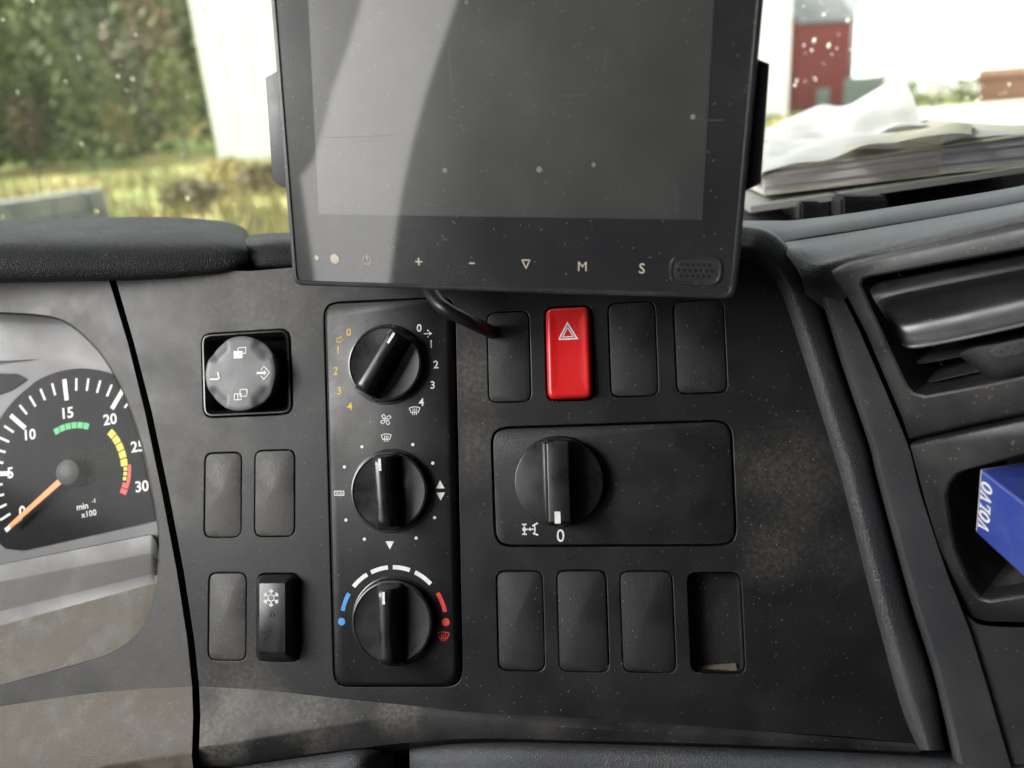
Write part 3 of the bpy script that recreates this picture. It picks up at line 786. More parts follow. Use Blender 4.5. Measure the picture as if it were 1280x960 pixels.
# rounded rim into the opening, then the stepped surround
H_ = lambda pts, h: [loc(p.x, p.y, h) for p in pts]
def ins(pts, base, dx, dy):                 # pixel shift towards the dial centre
    return [p + Vector((dx * (1 if p.x < 60 else -1) * 0, 0)) + (Vector((95, 590)) - p).normalized() * dx for p in pts]
def lower(pts, yL, yR, topshift):           # lower half pulled up to a ledge line, upper half shifted down a little
    out = []
    for p in pts:
        f = min(1, max(0, (p.y - 655) / 110)); f = f * f * (3 - 2 * f)
        yl_ = yL + (yR - yL) * min(1, max(-.4, p.x / 197))
        q = p + (Vector((95, 590)) - p).normalized() * topshift
        q.y = q.y * (1 - f) + min(q.y, yl_) * f
        out.append(q)
    return out
rim = [p + (Vector((95, 600)) - p).normalized() * 1.2 for p in O2]
L1 = lower(O2, 782, 728, 1.5); L1b = lower(O2, 764, 716, 1.5); L2_ = lower(O2, 727, 690, 2); L3_ = lower(O2, 706, 667, 2)
seq = [H_(O2, 0), H_(rim, -.0012), H_(L1, -.010), H_(L1b, -.0125), H_(L2_, -.022), H_(L3_, -.0245), H_(ins(L3_, 0, 1, 0), -.034)]
for a, b, mi in ((0, 1, 0), (1, 2, 1), (2, 3, 2), (3, 4, 3), (4, 5, 2), (5, 6, 3)):
    mb.grid([seq[b], seq[a]], mi)
mb.rings([[v + Vector((.0002, 0, -.03)) for v in [Vector((p.x, p.y, 0)) for p in outer_loc]], [Vector((p.x, p.y, 0)) for p in outer_loc]], False, closed=False)
M_SURR = plastic('cluster_surround', (.06, .059, .057), .6, .4, grain=(2200, .3, .0003), dust=.25, dscale=30, specks=.3)
part('bezel', mb, [M_BEZEL, M_BEZEL2, M_SILV, M_SURR], ic)
# lower apron of the bezel
rA = [loc(*p) for p in ((-70, 892), (0, 883), (120, 866), (240, 858))]
rB = [loc(*p, .016) for p in ((-70, 1000), (0, 986), (125, 957), (240, 938))]
rC = [loc(*p, .008) for p in ((-70, 1030), (0, 1020), (125, 995), (244, 985))]
A, B, C2 = crv(rA, 40), crv(rB, 40), crv(rC, 40)
mb = MB(); mb.grid([C2, [b.lerp(c, .1) + Vector((0, 0, .0006)) for b, c in zip(B, C2)], B, [a.lerp(b, .5) + Vector((0, 0, -.001)) for a, b in zip(A, B)], A]); part('apron', mb, M_BEZEL2, ic)
HD = -.034
mb = MB(); mb.sheet([loc(x, y, HD).to_2d() for x, y in ((-90, 330), (-90, 760), (230, 700), (230, 330))], HD); part('dial_surround', mb, M_SILV, ic, smooth=False)
HD += .0008
dc = loc(95, 590, HD).to_2d(); DR = 113 * PX * 1.06
dpx = (loc(96, 590, HD) - loc(95, 590, HD)).length
dm = lambda px, py: loc(px, py, HD).to_2d()
pts = [dm(193, 651), ]
for a in range(-14, 200, 4):
    rr_ = 120 * dpx; pts.append(dc + Vector((math.cos(rad(a)), math.sin(rad(a)))) * rr_ * (.98 if a < 120 else .97))
pts += [dm(-12, 668), dm(8, 686), dm(28, 688), dm(60, 681)]
mb = MB(); mb.poly(pts, HD, .0006); part('dial_face', mb, M_DIAL, ic, smooth=False)
HD += .0007
# second instrument panel edge, upper left
mb = MB(); mb.poly([dm(-60, 468), dm(0, 467), dm(20, 467), dm(32, 474), dm(14, 487), dm(-10, 496), dm(-60, 500)][::-1], HD - .0007, .0006); part('neighbour_dial_face', mb, M_DIAL, ic, smooth=False)
def tickang(v):                              # dial value -> angle (deg, counter-clockwise from right)
    T = ((0, 217), (5, 180), (10, 141.6), (15, 99), (20, 58), (25, 18), (30, -22))
    for (v0, a0), (v1, a1) in zip(T, T[1:]):
        if v <= v1: return a0 + (a1 - a0) * (v - v0) / (v1 - v0)
TICK = lambda a, r0, r1, w: (lambda mb: mb.stroke([dc + Vector((math.cos(rad(a)), math.sin(rad(a)))) * r0 * dpx, dc + Vector((math.cos(rad(a)), math.sin(rad(a)))) * r1 * dpx], w * dpx, HD))
for v in range(0, 23):
    a = tickang(v)
    sym('tick_mark', TICK(a, 84 if v % 5 == 0 else 93, 106, 5.2 if v % 5 == 0 else 2.6), M_WHITE, ic)
TR = rad(6)
for st, x, y in (('0', 28, 639), ('5', 13, 591), ('10', 38, 543), ('15', 85, 516), ('20', 137.7, 524), ('25', 172, 558), ('30', 177.7, 607.7)):
    letters('dial_numeral', st, 12.5 * dpx, M_WHITE, ic, *dm(x, y), HD, TR, .018)
letters('unit_lettering', 'min', 6.6 * dpx, M_WHITE, ic, *dm(103, 633), HD, TR + .06, .01)
letters('unit_lettering', '-1', 4.4 * dpx, M_WHITE, ic, *dm(117, 626), HD, TR + .06, .01)
letters('unit_lettering', 'x100', 6.8 * dpx, M_WHITE, ic, *dm(111, 642), HD, TR + .06, .01)
arc = lambda a0, a1, r, w: (lambda mb: arcseg(mb, dc, r * dpx, 90 - a0, 90 - a1, w * dpx, HD, 3))
for k in range(6): sym('green_block', arc(121 - k * 8.2, 121 - k * 8.2 - 7, 53, 7), M_GRNP, ic)
for k in range(5): sym('yellow_block', arc(47 - k * 8.6, 47 - k * 8.6 - 7.4, 61, 8), M_YELP, ic)
for k in range(3): sym('yellow_block', arc(4 - k * 5, 4 - k * 5 - 3.6, 62, 4), M_YELP, ic)
sym('red_block', arc(6, -12, 67, 4), M_REDP, ic); sym('red_block', arc(-12, -17, 64.5, 8), M_REDP, ic); sym('red_block', arc(-18, -23, 64.5, 8), M_REDP, ic)
nd = dm(20, 657) - dc; L_ = nd.length; nd.normalize(); nn = Vector((-nd.y, nd.x))
mb = MB(); mb.poly([dc + nd * 14 * dpx - nn * 3.4 * dpx, dc + nd * L_ - nn * 2.6 * dpx, dc + nd * (L_ + 1 * dpx) + nn * 2.2 * dpx, dc + nd * 14 * dpx + nn * 3.4 * dpx], HD + .004, .0008); part('needle', mb, M_ORNG, ic, smooth=False)
mb = MB(); mb.lathe(dc.x, dc.y, ((15.5 * dpx, HD), (15.5 * dpx, HD + .005), (14 * dpx, HD + .0068), (9 * dpx, HD + .0082), (4 * dpx, HD + .0086)), 32); part('needle_hub', mb, M_HUB, ic)
M_LENS = clear('cluster_lens', .004, .12, (1, 1, 1), dust=.004, dscale=24)
lens = [p.to_2d() for p in H_([q + (Vector((95, 590)) - q).normalized() * 2 for q in L2_], -.0225)]
mb = MB(); mb.tess(lens, [], -.0222); part('lens', mb, M_LENS, ic, smooth=False)
mb = MB(); mb.poly([dm(-30, 755), dm(12, 781), dm(16, 778), dm(-26, 738)][::-1], -.012, .004); part('reset_stalk', mb, M_KNOB, ic, smooth=False)

# ------------------------------------------------------------------ padded hood over the cluster
xs = [-90, 0, 90, 180, 240, 280, 303, 311]
def row(ys, ds, dx=0): return [cw(x + dx, y, d) for x, y, d in zip(xs, ys, ds)]
rows = [row([356, 354, 352, 350, 347, 345, 338, 330], [.46] * 8),
        row([351, 350, 349, 347, 343, 340, 335, 327], [.430, .430, .430, .430, .430, .432, .436, .440]),
        row([330, 329, 327, 325, 323, 321, 319, 318], [.424, .424, .424, .424, .425, .428, .433, .440]),
        row([305, 303, 302, 302, 302, 303, 306, 311], [.432, .432, .432, .432, .433, .436, .440, .446]),
        row([290, 286, 284, 284, 286, 290, 296, 304], [.470, .468, .466, .466, .468, .47, .474, .478]),
        row([281, 277, 273, 271, 273, 277, 284, 294], [.53, .53, .53, .53, .53, .53, .53, .53]),
        row([288, 284, 280, 279, 281, 285, 291, 298], [.60, .60, .60, .60, .60, .60, .60, .60])]
mb = MB(); mb.grid(loft(rows, 70, 50)[::1])
solo('cluster_hood', mb, M_HOOD, 'long grained dark padded hood above the rev counter', 'dash pad', recalc=True)
xs = [296, 318, 345, 400, 460]
rows = [[cw(x, y, d) for x, y, d in zip(xs, ys, ds)] for ys, ds in (
    ([338, 337, 336, 334, 333], [.47] * 5), ([322, 333, 334, 332, 331], [.452, .440, .436, .436, .436]), ([312, 317, 317, 316, 316], [.456, .440, .434, .434, .434]),
    ([308, 304, 301, 300, 300], [.458, .444, .440, .440, .440]), ([301, 298, 296, 296, 296], [.478, .47, .465, .465, .465]), ([296, 293, 291, 292, 293], [.54] * 5))]
mb = MB(); mb.grid(loft(rows, 40, 36)); solo('dash_pad_end', mb, M_HOOD, 'short grained pad end tucked between the hood and the monitor', 'dash pad', recalc=True)

# ------------------------------------------------------------------ lower padded roll
def roll(x0, x1, yl, yr, name, lab):
    rows = []
    for k, (dy, h) in enumerate(((-6, -.03), (0, -.004), (3, .006), (12, .012), (30, .014), (70, .012), (130, 0))):
        r_ = []
        for i in range(9):
            s = i / 8; x = x0 + (x1 - x0) * s
            e = max(0, 1 - i / .9) if i < 1 else (1 if i == 8 and x1 < 1000 else 0)
            y = yl[0] + (yl[1] - yl[0]) * s + (yl[2]) * 4 * s * (1 - s)
            r_.append(P.w(x, y + dy + 3 * e, h - .02 * e))
        rows.append(r_)
    mb = MB(); mb.grid(loft(rows, 60, 34)[::-1]); return solo(name, mb, M_PADS2, lab, 'dash pad', recalc=True)
M_PADS2 = plastic('lower_roll_skin', (.052, .056, .062), .55, .45, leather=(800, .0004, .6), dust=.06, dscale=20, rvar=.06)
roll(150, 492, (985, 931, -4), 0, 'lower_pad', 'grained grey padded edge below the snowflake switch, left of the gap')
roll(512, 1420, (927, 962, -8), 0, 'lower_pad', 'grained grey padded edge along the bottom right of the panel')

# ------------------------------------------------------------------ right bolster and trim
Lp = [(880, 318), (925, 322), (952, 335), (972, 358), (989, 400), (1044, 573), (1052, 600), (1090, 750), (1127, 885), (1150, 938)]
Rp = [(880, 281), (934, 282), (962, 288), (984, 306), (1004, 338), (1026, 385), (1050, 461), (1083, 555), (1094, 600), (1134, 750), (1166, 850), (1182, 938)]
NS = 70
Lc = crv([Vector(p) for p in Lp], NS); Rcv = crv([Vector(p) for p in Rp], NS)
prof = [(0, -.012), (0, .0005), (.07, .0035), (.18, .0062), (.28, .0078), (.35, .0083), (.42, .0084), (.6, .0078), (.8, .0066), (.92, .0052), (.98, .002), (1, -.012)]
rows = []
for s, h in prof:
    rows.append([P.w(a.x + (b.x - a.x) * s, a.y + (b.y - a.y) * s, h * min(1, .35 + i / 14)) for i, (a, b) in enumerate(zip(Lc, Rcv))])
mb = MB(); mb.grid(rows); solo('panel_bolster', mb, M_PAD, 'long curved grained ridge along the right edge of the centre panel', 'dash trim', recalc=True)
Gp = [(1032, 330), (1042, 350), (1064, 392), (1084, 436), (1133, 552), (1150, 615), (1182, 712), (1199, 755), (1219, 810), (1264, 960)]
R2 = crv([Vector(p) for p in [(1006, 334), (1017, 352), (1030, 385), (1054, 461), (1086, 555), (1097, 600), (1138, 750), (1169, 850), (1194, 960)]], NS)
Gc = crv([Vector(p) for p in Gp], NS)
rows = []
for s, h in [(0, -.012), (0, .004), (.06, .0085), (.16, .0105), (.35, .0112), (.6, .0115), (.85, .012), (1, .0122), (1.0, .004)]:
    rows.append([P.w(a.x + (b.x - a.x) * s, a.y + (b.y - a.y) * s, h - .005 * max(0, 1 - i / 5)) for i, (a, b) in enumerate(zip(R2, Gc))])
mb = MB(); mb.grid(rows); solo('side_trim', mb, M_PADS, 'dark grained trim strip between the curved ridge and the air vent', 'dash trim', recalc=True)
# lower right corner skin under the cubby
ws_ = lambda px, py, h=0: Q.w(px, py, h)
lt = lambda px, py, x0: P.w(px, py, .0095 + .00002 * (px - x0))
rows = [[lt(1176, 735, 1176), lt(1212, 772, 1176), lt(1232, 782, 1176), lt(1290, 784, 1176), lt(1400, 778, 1176)],
        [lt(1192, 790, 1192), lt(1222, 802, 1192), lt(1245, 806, 1192), lt(1300, 806, 1192), lt(1400, 806, 1192)],
        [lt(1214, 870, 1214), lt(1246, 870, 1214), lt(1266, 870, 1214), lt(1310, 870, 1214), lt(1420, 870, 1214)],
        [lt(1236, 945, 1236), lt(1268, 955, 1236), lt(1286, 955, 1236), lt(1330, 955, 1236), lt(1450, 955, 1236)]]
mb = MB(); mb.grid(loft(rows, 30, 24)); solo('lower_side_trim', mb, M_PADS, 'smooth dark trim below the open cubby', 'dash trim', recalc=True)

# ------------------------------------------------------------------ top right: leather shoulder, smooth strip
def qd(px, py, dd_, dxs=0):                   # point dd_ metres behind the vent plane along the view axis
    q = RC.transposed() @ (ws_(px, py) - CAM)
    return cw(px, py, -q.z + dd_)
rows = [[qd(x, y, o_) for x, y, o_ in R_] for R_ in (
    [(1010, 395, .018), (1034, 384, .016), (1058, 372, .012), (1110, 330, .001), (1290, 283, .001), (1410, 256, .001)],
    [(1003, 352, .004), (1020, 345, .001), (1042, 334, .000), (1120, 311, .000), (1290, 272, .000), (1410, 244, .0)],
    [(992, 330, .006), (1008, 324, .004), (1034, 323, .004), (1112, 303, .004), (1285, 265, .004), (1405, 236, .004)],
    [(978, 314, .014), (996, 309, .014), (1024, 309, .016), (1104, 293, .016), (1283, 258, .016), (1400, 229, .016)],
    [(960, 306, .035), (985, 302, .037), (1012, 298, .040), (1094, 285, .040), (1280, 252, .040), (1400, 220, .04)])]
mb = MB(); mb.grid(loft(rows, 60, 30)); solo('dash_shoulder', mb, M_PAD, 'leather grained shoulder of the dashboard above the air vent', 'dash trim', recalc=True)
rows = [[qd(x, y, o_) for x, y, o_ in R_] for R_ in (
    [(925, 312, .040), (967, 309, .042), (1012, 303, .046), (1094, 290, .047), (1280, 257, .047), (1400, 224, .047)],
    [(925, 305, .038), (967, 303, .040), (1010, 296, .042), (1094, 283, .043), (1280, 250, .043), (1400, 217, .043)],
    [(925, 290, .048), (967, 289, .050), (1005, 284, .052), (1092, 271, .053), (1280, 239, .053), (1400, 207, .053)],
    [(920, 281, .070), (967, 280, .072), (1000, 277, .075), (1090, 266, .075), (1280, 235, .075), (1400, 203, .075)],
    [(920, 276, .100), (967, 276, .105), (1000, 275, .110), (1090, 263, .110), (1280, 232, .110), (1400, 200, .110)],
    [(920, 286, .120), (967, 286, .125), (1000, 285, .130), (1090, 274, .130), (1280, 244, .130), (1400, 214, .130)])]
mb = MB(); mb.grid(loft(rows, 60, 40)); solo('tray_lip', mb, M_PADS, 'smooth dark front lip of the dashboard tray under the books', 'dash trim', recalc=True)
rows = [[cw(900, 292, .54), cw(1000, 288, .52), cw(1130, 272, .49), cw(1290, 250, .45), cw(1420, 220, .43)],
        [cw(900, 288, .62), cw(1000, 284, .60), cw(1130, 268, .58), cw(1290, 244, .55), cw(1420, 214, .53)],
        [cw(900, 262, .655), cw(1000, 250, .64), cw(1130, 228, .62), cw(1290, 204, .59), cw(1420, 180, .56)]]
mb = MB(); mb.grid(loft(rows, 24, 20)); solo('dash_tray', mb, M_CAVT, 'dark hollow tray behind the lip and below the books', 'dash trim')

# ------------------------------------------------------------------ air vent
cv = Q.uv(1100, 440)
ql = lambda px, py, h=0: Vector((*(Q.uv(px, py, h) - cv), h))
vt = thing('air_vent', 'black dashboard air vent with wide curved louvre and slider tab', 'air vent', Q.at(cv.x, cv.y))
vout = [(1039, 338), (1050, 331), (1062, 326), (1120, 313), (1200, 296), (1290, 276), (1420, 244), (1420, 490), (1290, 516), (1230, 528), (1137, 549), (1127, 520), (1106, 470), (1085, 420), (1060, 372), (1044, 350)]
vin = [(1080, 354), (1083, 348), (1092, 345), (1120, 340), (1200, 325), (1290, 309), (1400, 288), (1400, 440), (1290, 466), (1235, 478), (1160, 492), (1146, 489), (1138, 480), (1130, 463), (1110, 420), (1095, 388)]
vo_ = [ql(*p).to_2d() for p in vout]; vi_ = [ql(*p).to_2d() for p in vin]
ccw = lambda pl: pl if sum(a.x * b.y - b.x * a.y for a, b in zip(pl, pl[1:] + pl[:1])) > 0 else pl[::-1]
vo_, vi_ = ccw(vo_), ccw(vi_); vo_ = off(vo_, -.0014)
mb = MB()
e1 = off(vo_, .0042)
mb.tess(e1, [off(vi_, -.0012)], .0028)
mb.rings([ring3(vo_, -.02), ring3(vo_, -.0045), ring3(off(vo_, .0006), -.0022), ring3(off(vo_, .0018), .0008), ring3(off(vo_, .003), .0023), ring3(e1, .0028)], False)
mb.rings([ring3(off(vi_, -.0012)[::-1], .0028), ring3(off(vi_, -.0003)[::-1], .0022), ring3(vi_[::-1], .001), ring3(off(vi_, .002)[::-1], -.03)], False)
part('frame', mb, M_VENTD, vt)
mb = MB(); mb.sheet(off(vi_, .002), -.029); part('duct', mb, M_BACK, vt, smooth=False)
# big curved top louvre
def qloft(rows, nu, nv):
    return loft([[ql(*p) for p in r] for r in rows], nu, nv)
mb = MB(); mb.grid(qloft([
    [(1084, 356, -0.0220), (1110, 349, -0.0220), (1200, 332, -0.0220), (1290, 315, -0.0220), (1400, 293, -0.0220)],
    [(1084, 358, -0.0070), (1110, 351, -0.0070), (1200, 334, -0.0070), (1290, 317, -0.0070), (1400, 295, -0.0070)],
    [(1090, 369, 0.0020), (1112, 361, 0.0025), (1200, 342, 0.0025), (1290, 325, 0.0025), (1400, 303, 0.0025)],
    [(1095, 378, 0.0049), (1114, 368, 0.0063), (1200, 350, 0.0063), (1290, 332, 0.0063), (1400, 310, 0.0063)],
    [(1097, 381, 0.0049), (1117, 372, 0.0059), (1200, 354, 0.0059), (1290, 336, 0.0059), (1400, 314, 0.0059)],
    [(1106, 395, 0.0030), (1121, 386, 0.0005), (1200, 368, 0.0000), (1290, 349, 0.0000), (1400, 326, 0.0000)],
    [(1116, 411, 0.0020), (1128, 406, -0.0025), (1200, 392, -0.0030), (1290, 372, -0.0030), (1400, 348, -0.0030)],
    [(1124, 424, 0.0025), (1138, 425, 0.0003), (1200, 415, 0.0005), (1290, 395, 0.0005), (1400, 370, 0.0005)],
    [(1127, 429, 0.0030), (1142, 433, 0.0021), (1200, 423, 0.0023), (1290, 403, 0.0023), (1400, 378, 0.0023)],
    [(1128, 432, 0.0010), (1144, 436, 0.0005), (1200, 426, 0.0005), (1290, 406, 0.0005), (1400, 381, 0.0005)],
    [(1130, 431, -0.0160), (1145, 434, -0.0180), (1200, 425, -0.0180), (1290, 406, -0.0180), (1400, 381, -0.0180)]], 60, 60)); part('top_louvre', mb, M_VENT, vt, recalc=True)
for ys in (0, 1):
    dy = 24 * ys; x0 = 1110 + 8 * ys
    fe = crv([ql(x0, 446 + dy, -.013), ql(x0 + 18, 452 + dy, -.0115), ql(x0 + 40, 455 + dy, -.011), ql(1200, 446 + dy, -.011), ql(1290, 427 + dy, -.011), ql(1400, 403 + dy, -.011)], 40)
    dn = Vector((0, .0012, 0)); bk_ = Vector((0, .003, -.014))
    mb = MB(); mb.grid([[p + bk_ for p in fe], [p + dn * .9 - Vector((0, 0, .0006)) for p in fe], [p + dn * .5 for p in fe], [p - Vector((0, 0, .0002)) for p in fe], [p - dn * .2 - Vector((0, 0, .0008)) for p in fe], [p + bk_ - dn * .4 for p in fe]])
    part('louvre', mb, M_VENT, vt)
# slider tab
def tabring(pts, h):
    q = ccw([ql(x, y, h).to_2d() for x, y in pts]); return ring3(round_poly(q, .0016, 4), h)
mb = MB(); mb.rings([tabring([(1216, 452), (1243, 470), (1256, 472), (1330, 458), (1330, 424), (1230, 440)], -.010),
    tabring([(1203, 448), (1238, 473), (1252, 476), (1330, 461), (1330, 420), (1222, 438)], -.002),
    tabring([(1199, 445), (1237, 470), (1252, 473), (1330, 457), (1330, 417), (1216, 436)], .002),
    tabring([(1199, 442), (1238, 464), (1252, 467), (1330, 450), (1330, 416), (1215, 434)], .0046),
    tabring([(1204, 441), (1240, 459), (1252, 461), (1330, 445), (1330, 418), (1217, 435)], .006)], True)
tab_ = part('slider_tab', mb, M_VENT, vt)
ov = ccw([p.to_2d() for p in (ql(1236, 440, .0065), ql(1240, 447, .0065), ql(1252, 449, .0065), ql(1300, 440, .0065), ql(1320, 424, .0065), ql(1300, 420, .0065), ql(1250, 430, .0065))])
mb = MB(); mb.rings([ring3(ov, .006), ring3(off(ov, .0005), .0064)], True)
for (x, y) in ((1250, 440), (1256, 434), (1263, 443), (1268, 436), (1276, 440), (1282, 431), (1262, 431), (1275, 430)):
    q = ql(x, y, .0064); mb.lathe(q.x, q.y, ((.0006, .0063), (.0005, .0068), (.0002, .007)), 8)
part('grip', mb, M_VENT, tab_)

# ------------------------------------------------------------------ cubby
cq = Q.uv(1200, 660)
qc = lambda px, py, h=0: Vector((*(Q.uv(px, py, h) - cq), h))
cu = thing('storage_cubby', 'open black dashboard cubby below the air vent holding a blue carton', 'cubby', Q.at(cq.x, cq.y))
kout = [(1139, 555), (1230, 534), (1290, 521), (1420, 492), (1420, 760), (1290, 776), (1237, 775), (1215, 769), (1200, 750), (1187, 722), (1158, 625)]
kin = [(1186, 617), (1190, 603), (1200, 591), (1212, 586), (1290, 565), (1400, 536), (1400, 720), (1290, 739), (1240, 747), (1227, 744), (1217, 730), (1196, 681)]
ko = ccw([qc(*p).to_2d() for p in kout]); ki = ccw([qc(*p).to_2d() for p in kin])
mb = MB(); e1 = off(ko, .0012)
mb.tess(e1, [off(ki, -.0012)], .0026)
mb.rings([ring3(ko, -.02), ring3(ko, .001), ring3(off(ko, .0004), .002), ring3(e1, .0026)], False)
mb.rings([ring3(off(ki, -.0012)[::-1], .0026), ring3(off(ki, -.0004)[::-1], .0020), ring3(ki[::-1], .0008), ring3(off(ki, .0005)[::-1], -.01)], False)
part('frame', mb, M_VENTD, cu)
mb = MB(); bi = off(ki, .0005)
mb.rings([ring3(bi[::-1], -.01), ring3(off(bi, .001)[::-1], -.065)], False); mb.sheet(off(bi, .001), -.065); part('bin', mb, M_CAV, cu)

# blue carton in the cubby
M_BLUE = plastic('blue_carton', (.026, .050, .26), .40, .5, grain=(300, .25, .0006), dust=.10, dscale=60, rvar=.08, specks=.5, base2=(.032, .058, .29))
M_CARD = flat('white_card', (.62, .60, .56), .7)
A_ = Q.w(1226, 587, -.003); B_ = Q.w(1220, 666, .000)
dirR = (Q.w(1283, 723, .022) - B_).normalized()
A_ = min((Q.w(1226, 587, -.06 + .002 * i) for i in range(60)), key=lambda p: abs((p - B_).normalized().dot(dirR)))
up_ = A_ - B_; hB = up_.length; up_.normalize()
dirR = (dirR - up_ * dirR.dot(up_)).normalized(); dep = dirR.cross(up_).normalized()
dep = -dep
bx = thing('blue_carton', 'glossy blue carton with white brand lettering lying in the cubby', 'carton', Matrix.Translation(B_) @ Matrix((dirR, up_, -dep)).transposed().to_4x4())
LB = .10; DB = .045
mb = MB(); poly = round_poly([Vector((0, hB)), Vector((0, 0)), Vector((LB, 0)), Vector((LB, hB))], .0006, 2)
mb.rings([ring3(poly, -DB), ring3(poly, -.0006), ring3(off(poly, .0006), 0)], True, True); part('carton_body', mb, M_BLUE, bx)
mb = MB(); mb.box((-.0009, .0006, -DB + .001), (-.0003, hB - .0006, -.0006)); part('end_flap', mb, M_CARD, bx, smooth=False)
mb = MB(); mb.poly([Vector(p) for p in ((.0005, hB - .0009), (.03, hB - .0007), (.06, hB - .001), (.06, hB - .0003), (.0005, hB - .0003))], .00005, .00006); part('scuffed_edge', mb, flat('scuffed_blue_card', (.16, .19, .42), .8), bx, smooth=False)
def slab_letters():
    L = {}
    L['V'] = [[(0, 1), (0, .88), (.1, .88), (.36, 0), (.56, 0), (.82, .88), (.92, .88), (.92, 1), (.58, 1), (.58, .88), (.66, .88), (.48, .24), (.30, .88), (.38, .88), (.38, 1)]]
    L['L'] = [[(0, 1), (0, .88), (.1, .88), (.1, .12), (0, .12), (0, 0), (.76, 0), (.76, .36), (.63, .36), (.63, .13), (.31, .13), (.31, .88), (.42, .88), (.42, 1)]]
    return L
SL = slab_letters()
adv = {'V': .98, 'O': 1.0, 'L': .84}
xcur = 0; txt = 'VOLVO'
tot = sum(adv[c] for c in txt); ch = .0074
# reads upward along the left end of the carton face
lf = Vector((.0088, .0045)); ld = Vector((0, 1)); ln = Vector((-1, 0))
k_ = (hB - .008) / tot
for c in txt:
    mb = MB()
    tf = lambda p: lf + ld * (xcur + p[0] * k_) + ln * (p[1] * ch - .0) + Vector((ch * .0, 0))
    if c == 'O':
        o_ = [tf((.46 + .46 * math.cos(a), .5 + .52 * math.sin(a))) for a in [2 * math.pi * i / 24 for i in range(24)]]
        i_ = [tf((.46 + .22 * math.cos(a), .5 + .36 * math.sin(a))) for a in [2 * math.pi * i / 24 for i in range(24)]]
        for i in range(24): mb.poly([o_[i], o_[(i + 1) % 24], i_[(i + 1) % 24], i_[i]], .0001)
    else:
        loop = [tf(p) for p in SL[c][0]]
        mb.tess(ccw(loop), [], .0002)
    part('brand_letter', mb, M_WHITE, bx, smooth=False)
    xcur += adv[c] * k_

# ------------------------------------------------------------------ monitor
cD = D.uv(640, 365)
dd = lambda px, py, h=0: Vector((*(D.uv(px, py, h) - cD), h))
mo = thing('monitor', 'large dark reversing camera monitor mounted above the controls', 'monitor', D.at(cD.x, cD.y))
DPX = .34 / F
hous = round_poly([dd(327, -130).to_2d(), dd(366, 357).to_2d(), dd(920, 375).to_2d(), dd(967, -130).to_2d()], [.006, .006, .007, .006], 6)
mb = MB()
mb.rings([ring3(off(hous, .006), -.030), ring3(off(hous, .002), -.026), ring3(hous, -.018), ring3(hous, -.0012), ring3(off(hous, .0004), -.0003), ring3(off(hous, .001), 0), ring3(off(hous, .0022), 0), ring3(off(hous, .0026), -.0008)], False, True)
part('housing', mb, M_MON, mo)
gl = off(hous, .0025)
mb = MB(); mb.sheet(gl, -.0007); part('front_glass', mb, M_GLASS, mo, smooth=False)
lcd = [dd(378, -130).to_2d(), dd(398, 268).to_2d(), dd(878, 275).to_2d(), dd(900, -130).to_2d()]
mb = MB(); mb.poly(ccw(lcd), -.0007, .0002); part('screen', mb, M_LCD, mo, smooth=False)
for (a, b, c, d) in (((333, 97), (342, 226), (375, 245), (365, 80)), ((962, 80), (951, 229), (920, 245), (930, 66))):
    pl = ccw([dd(*p, -.006).to_2d() for p in (a, b, c, d)])
    mb = MB(); mb.plate(pl, -.022, -.0045, .0008, bot=True); part('side_clip', mb, M_MON, mo)
HI = -.0006
M_SCR = flat('scratch_grey', (.16, .16, .16), .6)
for x0, y0, x1, y1 in ((405, 172, 500, 168), (440, 176, 470, 175), (870, 148, 905, 150), (845, 232, 846, 268), (560, 60, 566, 120), (700, 120, 735, 117), (520, 250, 548, 258), (760, 60, 752, 92)):
    mb = MB(); mb.stroke([dd(x0, y0, -.0004).to_2d(), dd((x0 + x1) / 2, (y0 + y1) / 2 + 1.2, -.0004).to_2d(), dd(x1, y1, -.0004).to_2d()], .00016, -.00049, t=.00002); part('scratch', mb, M_SCR, mo, smooth=False)
M_SPOT = flat('dried_water_mark', (.22, .22, .215), .7)
for x, y, rr in ((398, 90, 3.2), (556, 213, 3.2), (674, 212, 3.6), (742, 206, 2.6), (583, 3, 2), (945, 28, 2.2), (866, 146, 3)):
    mb = MB(); q = dd(x, y, -.0004); mb.poly(circ(q.x, q.y, rr * DPX, 12), -.00049, .00002); part('dried_spot', mb, M_SPOT, mo, smooth=False)
ip = lambda px, py: dd(px, py, HI).to_2d()
sym('sensor_dot', lambda mb: mb.poly(circ(*ip(396, 322), 3.2 * DPX, 14), HI), M_GOLD, mo)
sym('sensor_dot', lambda mb: mb.poly(circ(*ip(418.5, 323.5), 6.5 * DPX, 20), HI), M_GOLD, mo)
def s_pow(mb):
    c = ip(459, 325); mb.stroke([c + Vector((math.sin(rad(a)), math.cos(rad(a)))) * 5.6 * DPX for a in range(38, 330, 18)], 1.3 * DPX, HI); mb.stroke([c + Vector((0, 1)) * DPX, c + Vector((0, 7.5)) * DPX], 1.4 * DPX, HI)
sym('power_icon', s_pow, M_GOLD, mo)
def s_plus(mb):
    c = ip(523.5, 327); mb.stroke([c + Vector((-4.5, 0)) * DPX, c + Vector((4.5, 0)) * DPX], 1.9 * DPX, HI); mb.stroke([c + Vector((0, -4.5)) * DPX, c + Vector((0, 4.5)) * DPX], 1.9 * DPX, HI + .00001)
sym('plus_icon', s_plus, M_GOLD, mo)
sym('minus_icon', lambda mb: mb.stroke([ip(590, 329) + Vector((-3.2, 0)) * DPX, ip(590, 329) + Vector((3.2, 0)) * DPX], 1.9 * DPX, HI), M_GOLD, mo)
def s_dn(mb):
    c = ip(657.5, 330); a = [c + Vector(v) * DPX for v in ((-5, 5), (5, 5), (0, -5.5))]; mb.stroke(a + [a[0]], 1.5 * DPX, HI)
sym('triangle_icon', s_dn, M_GOLD, mo)
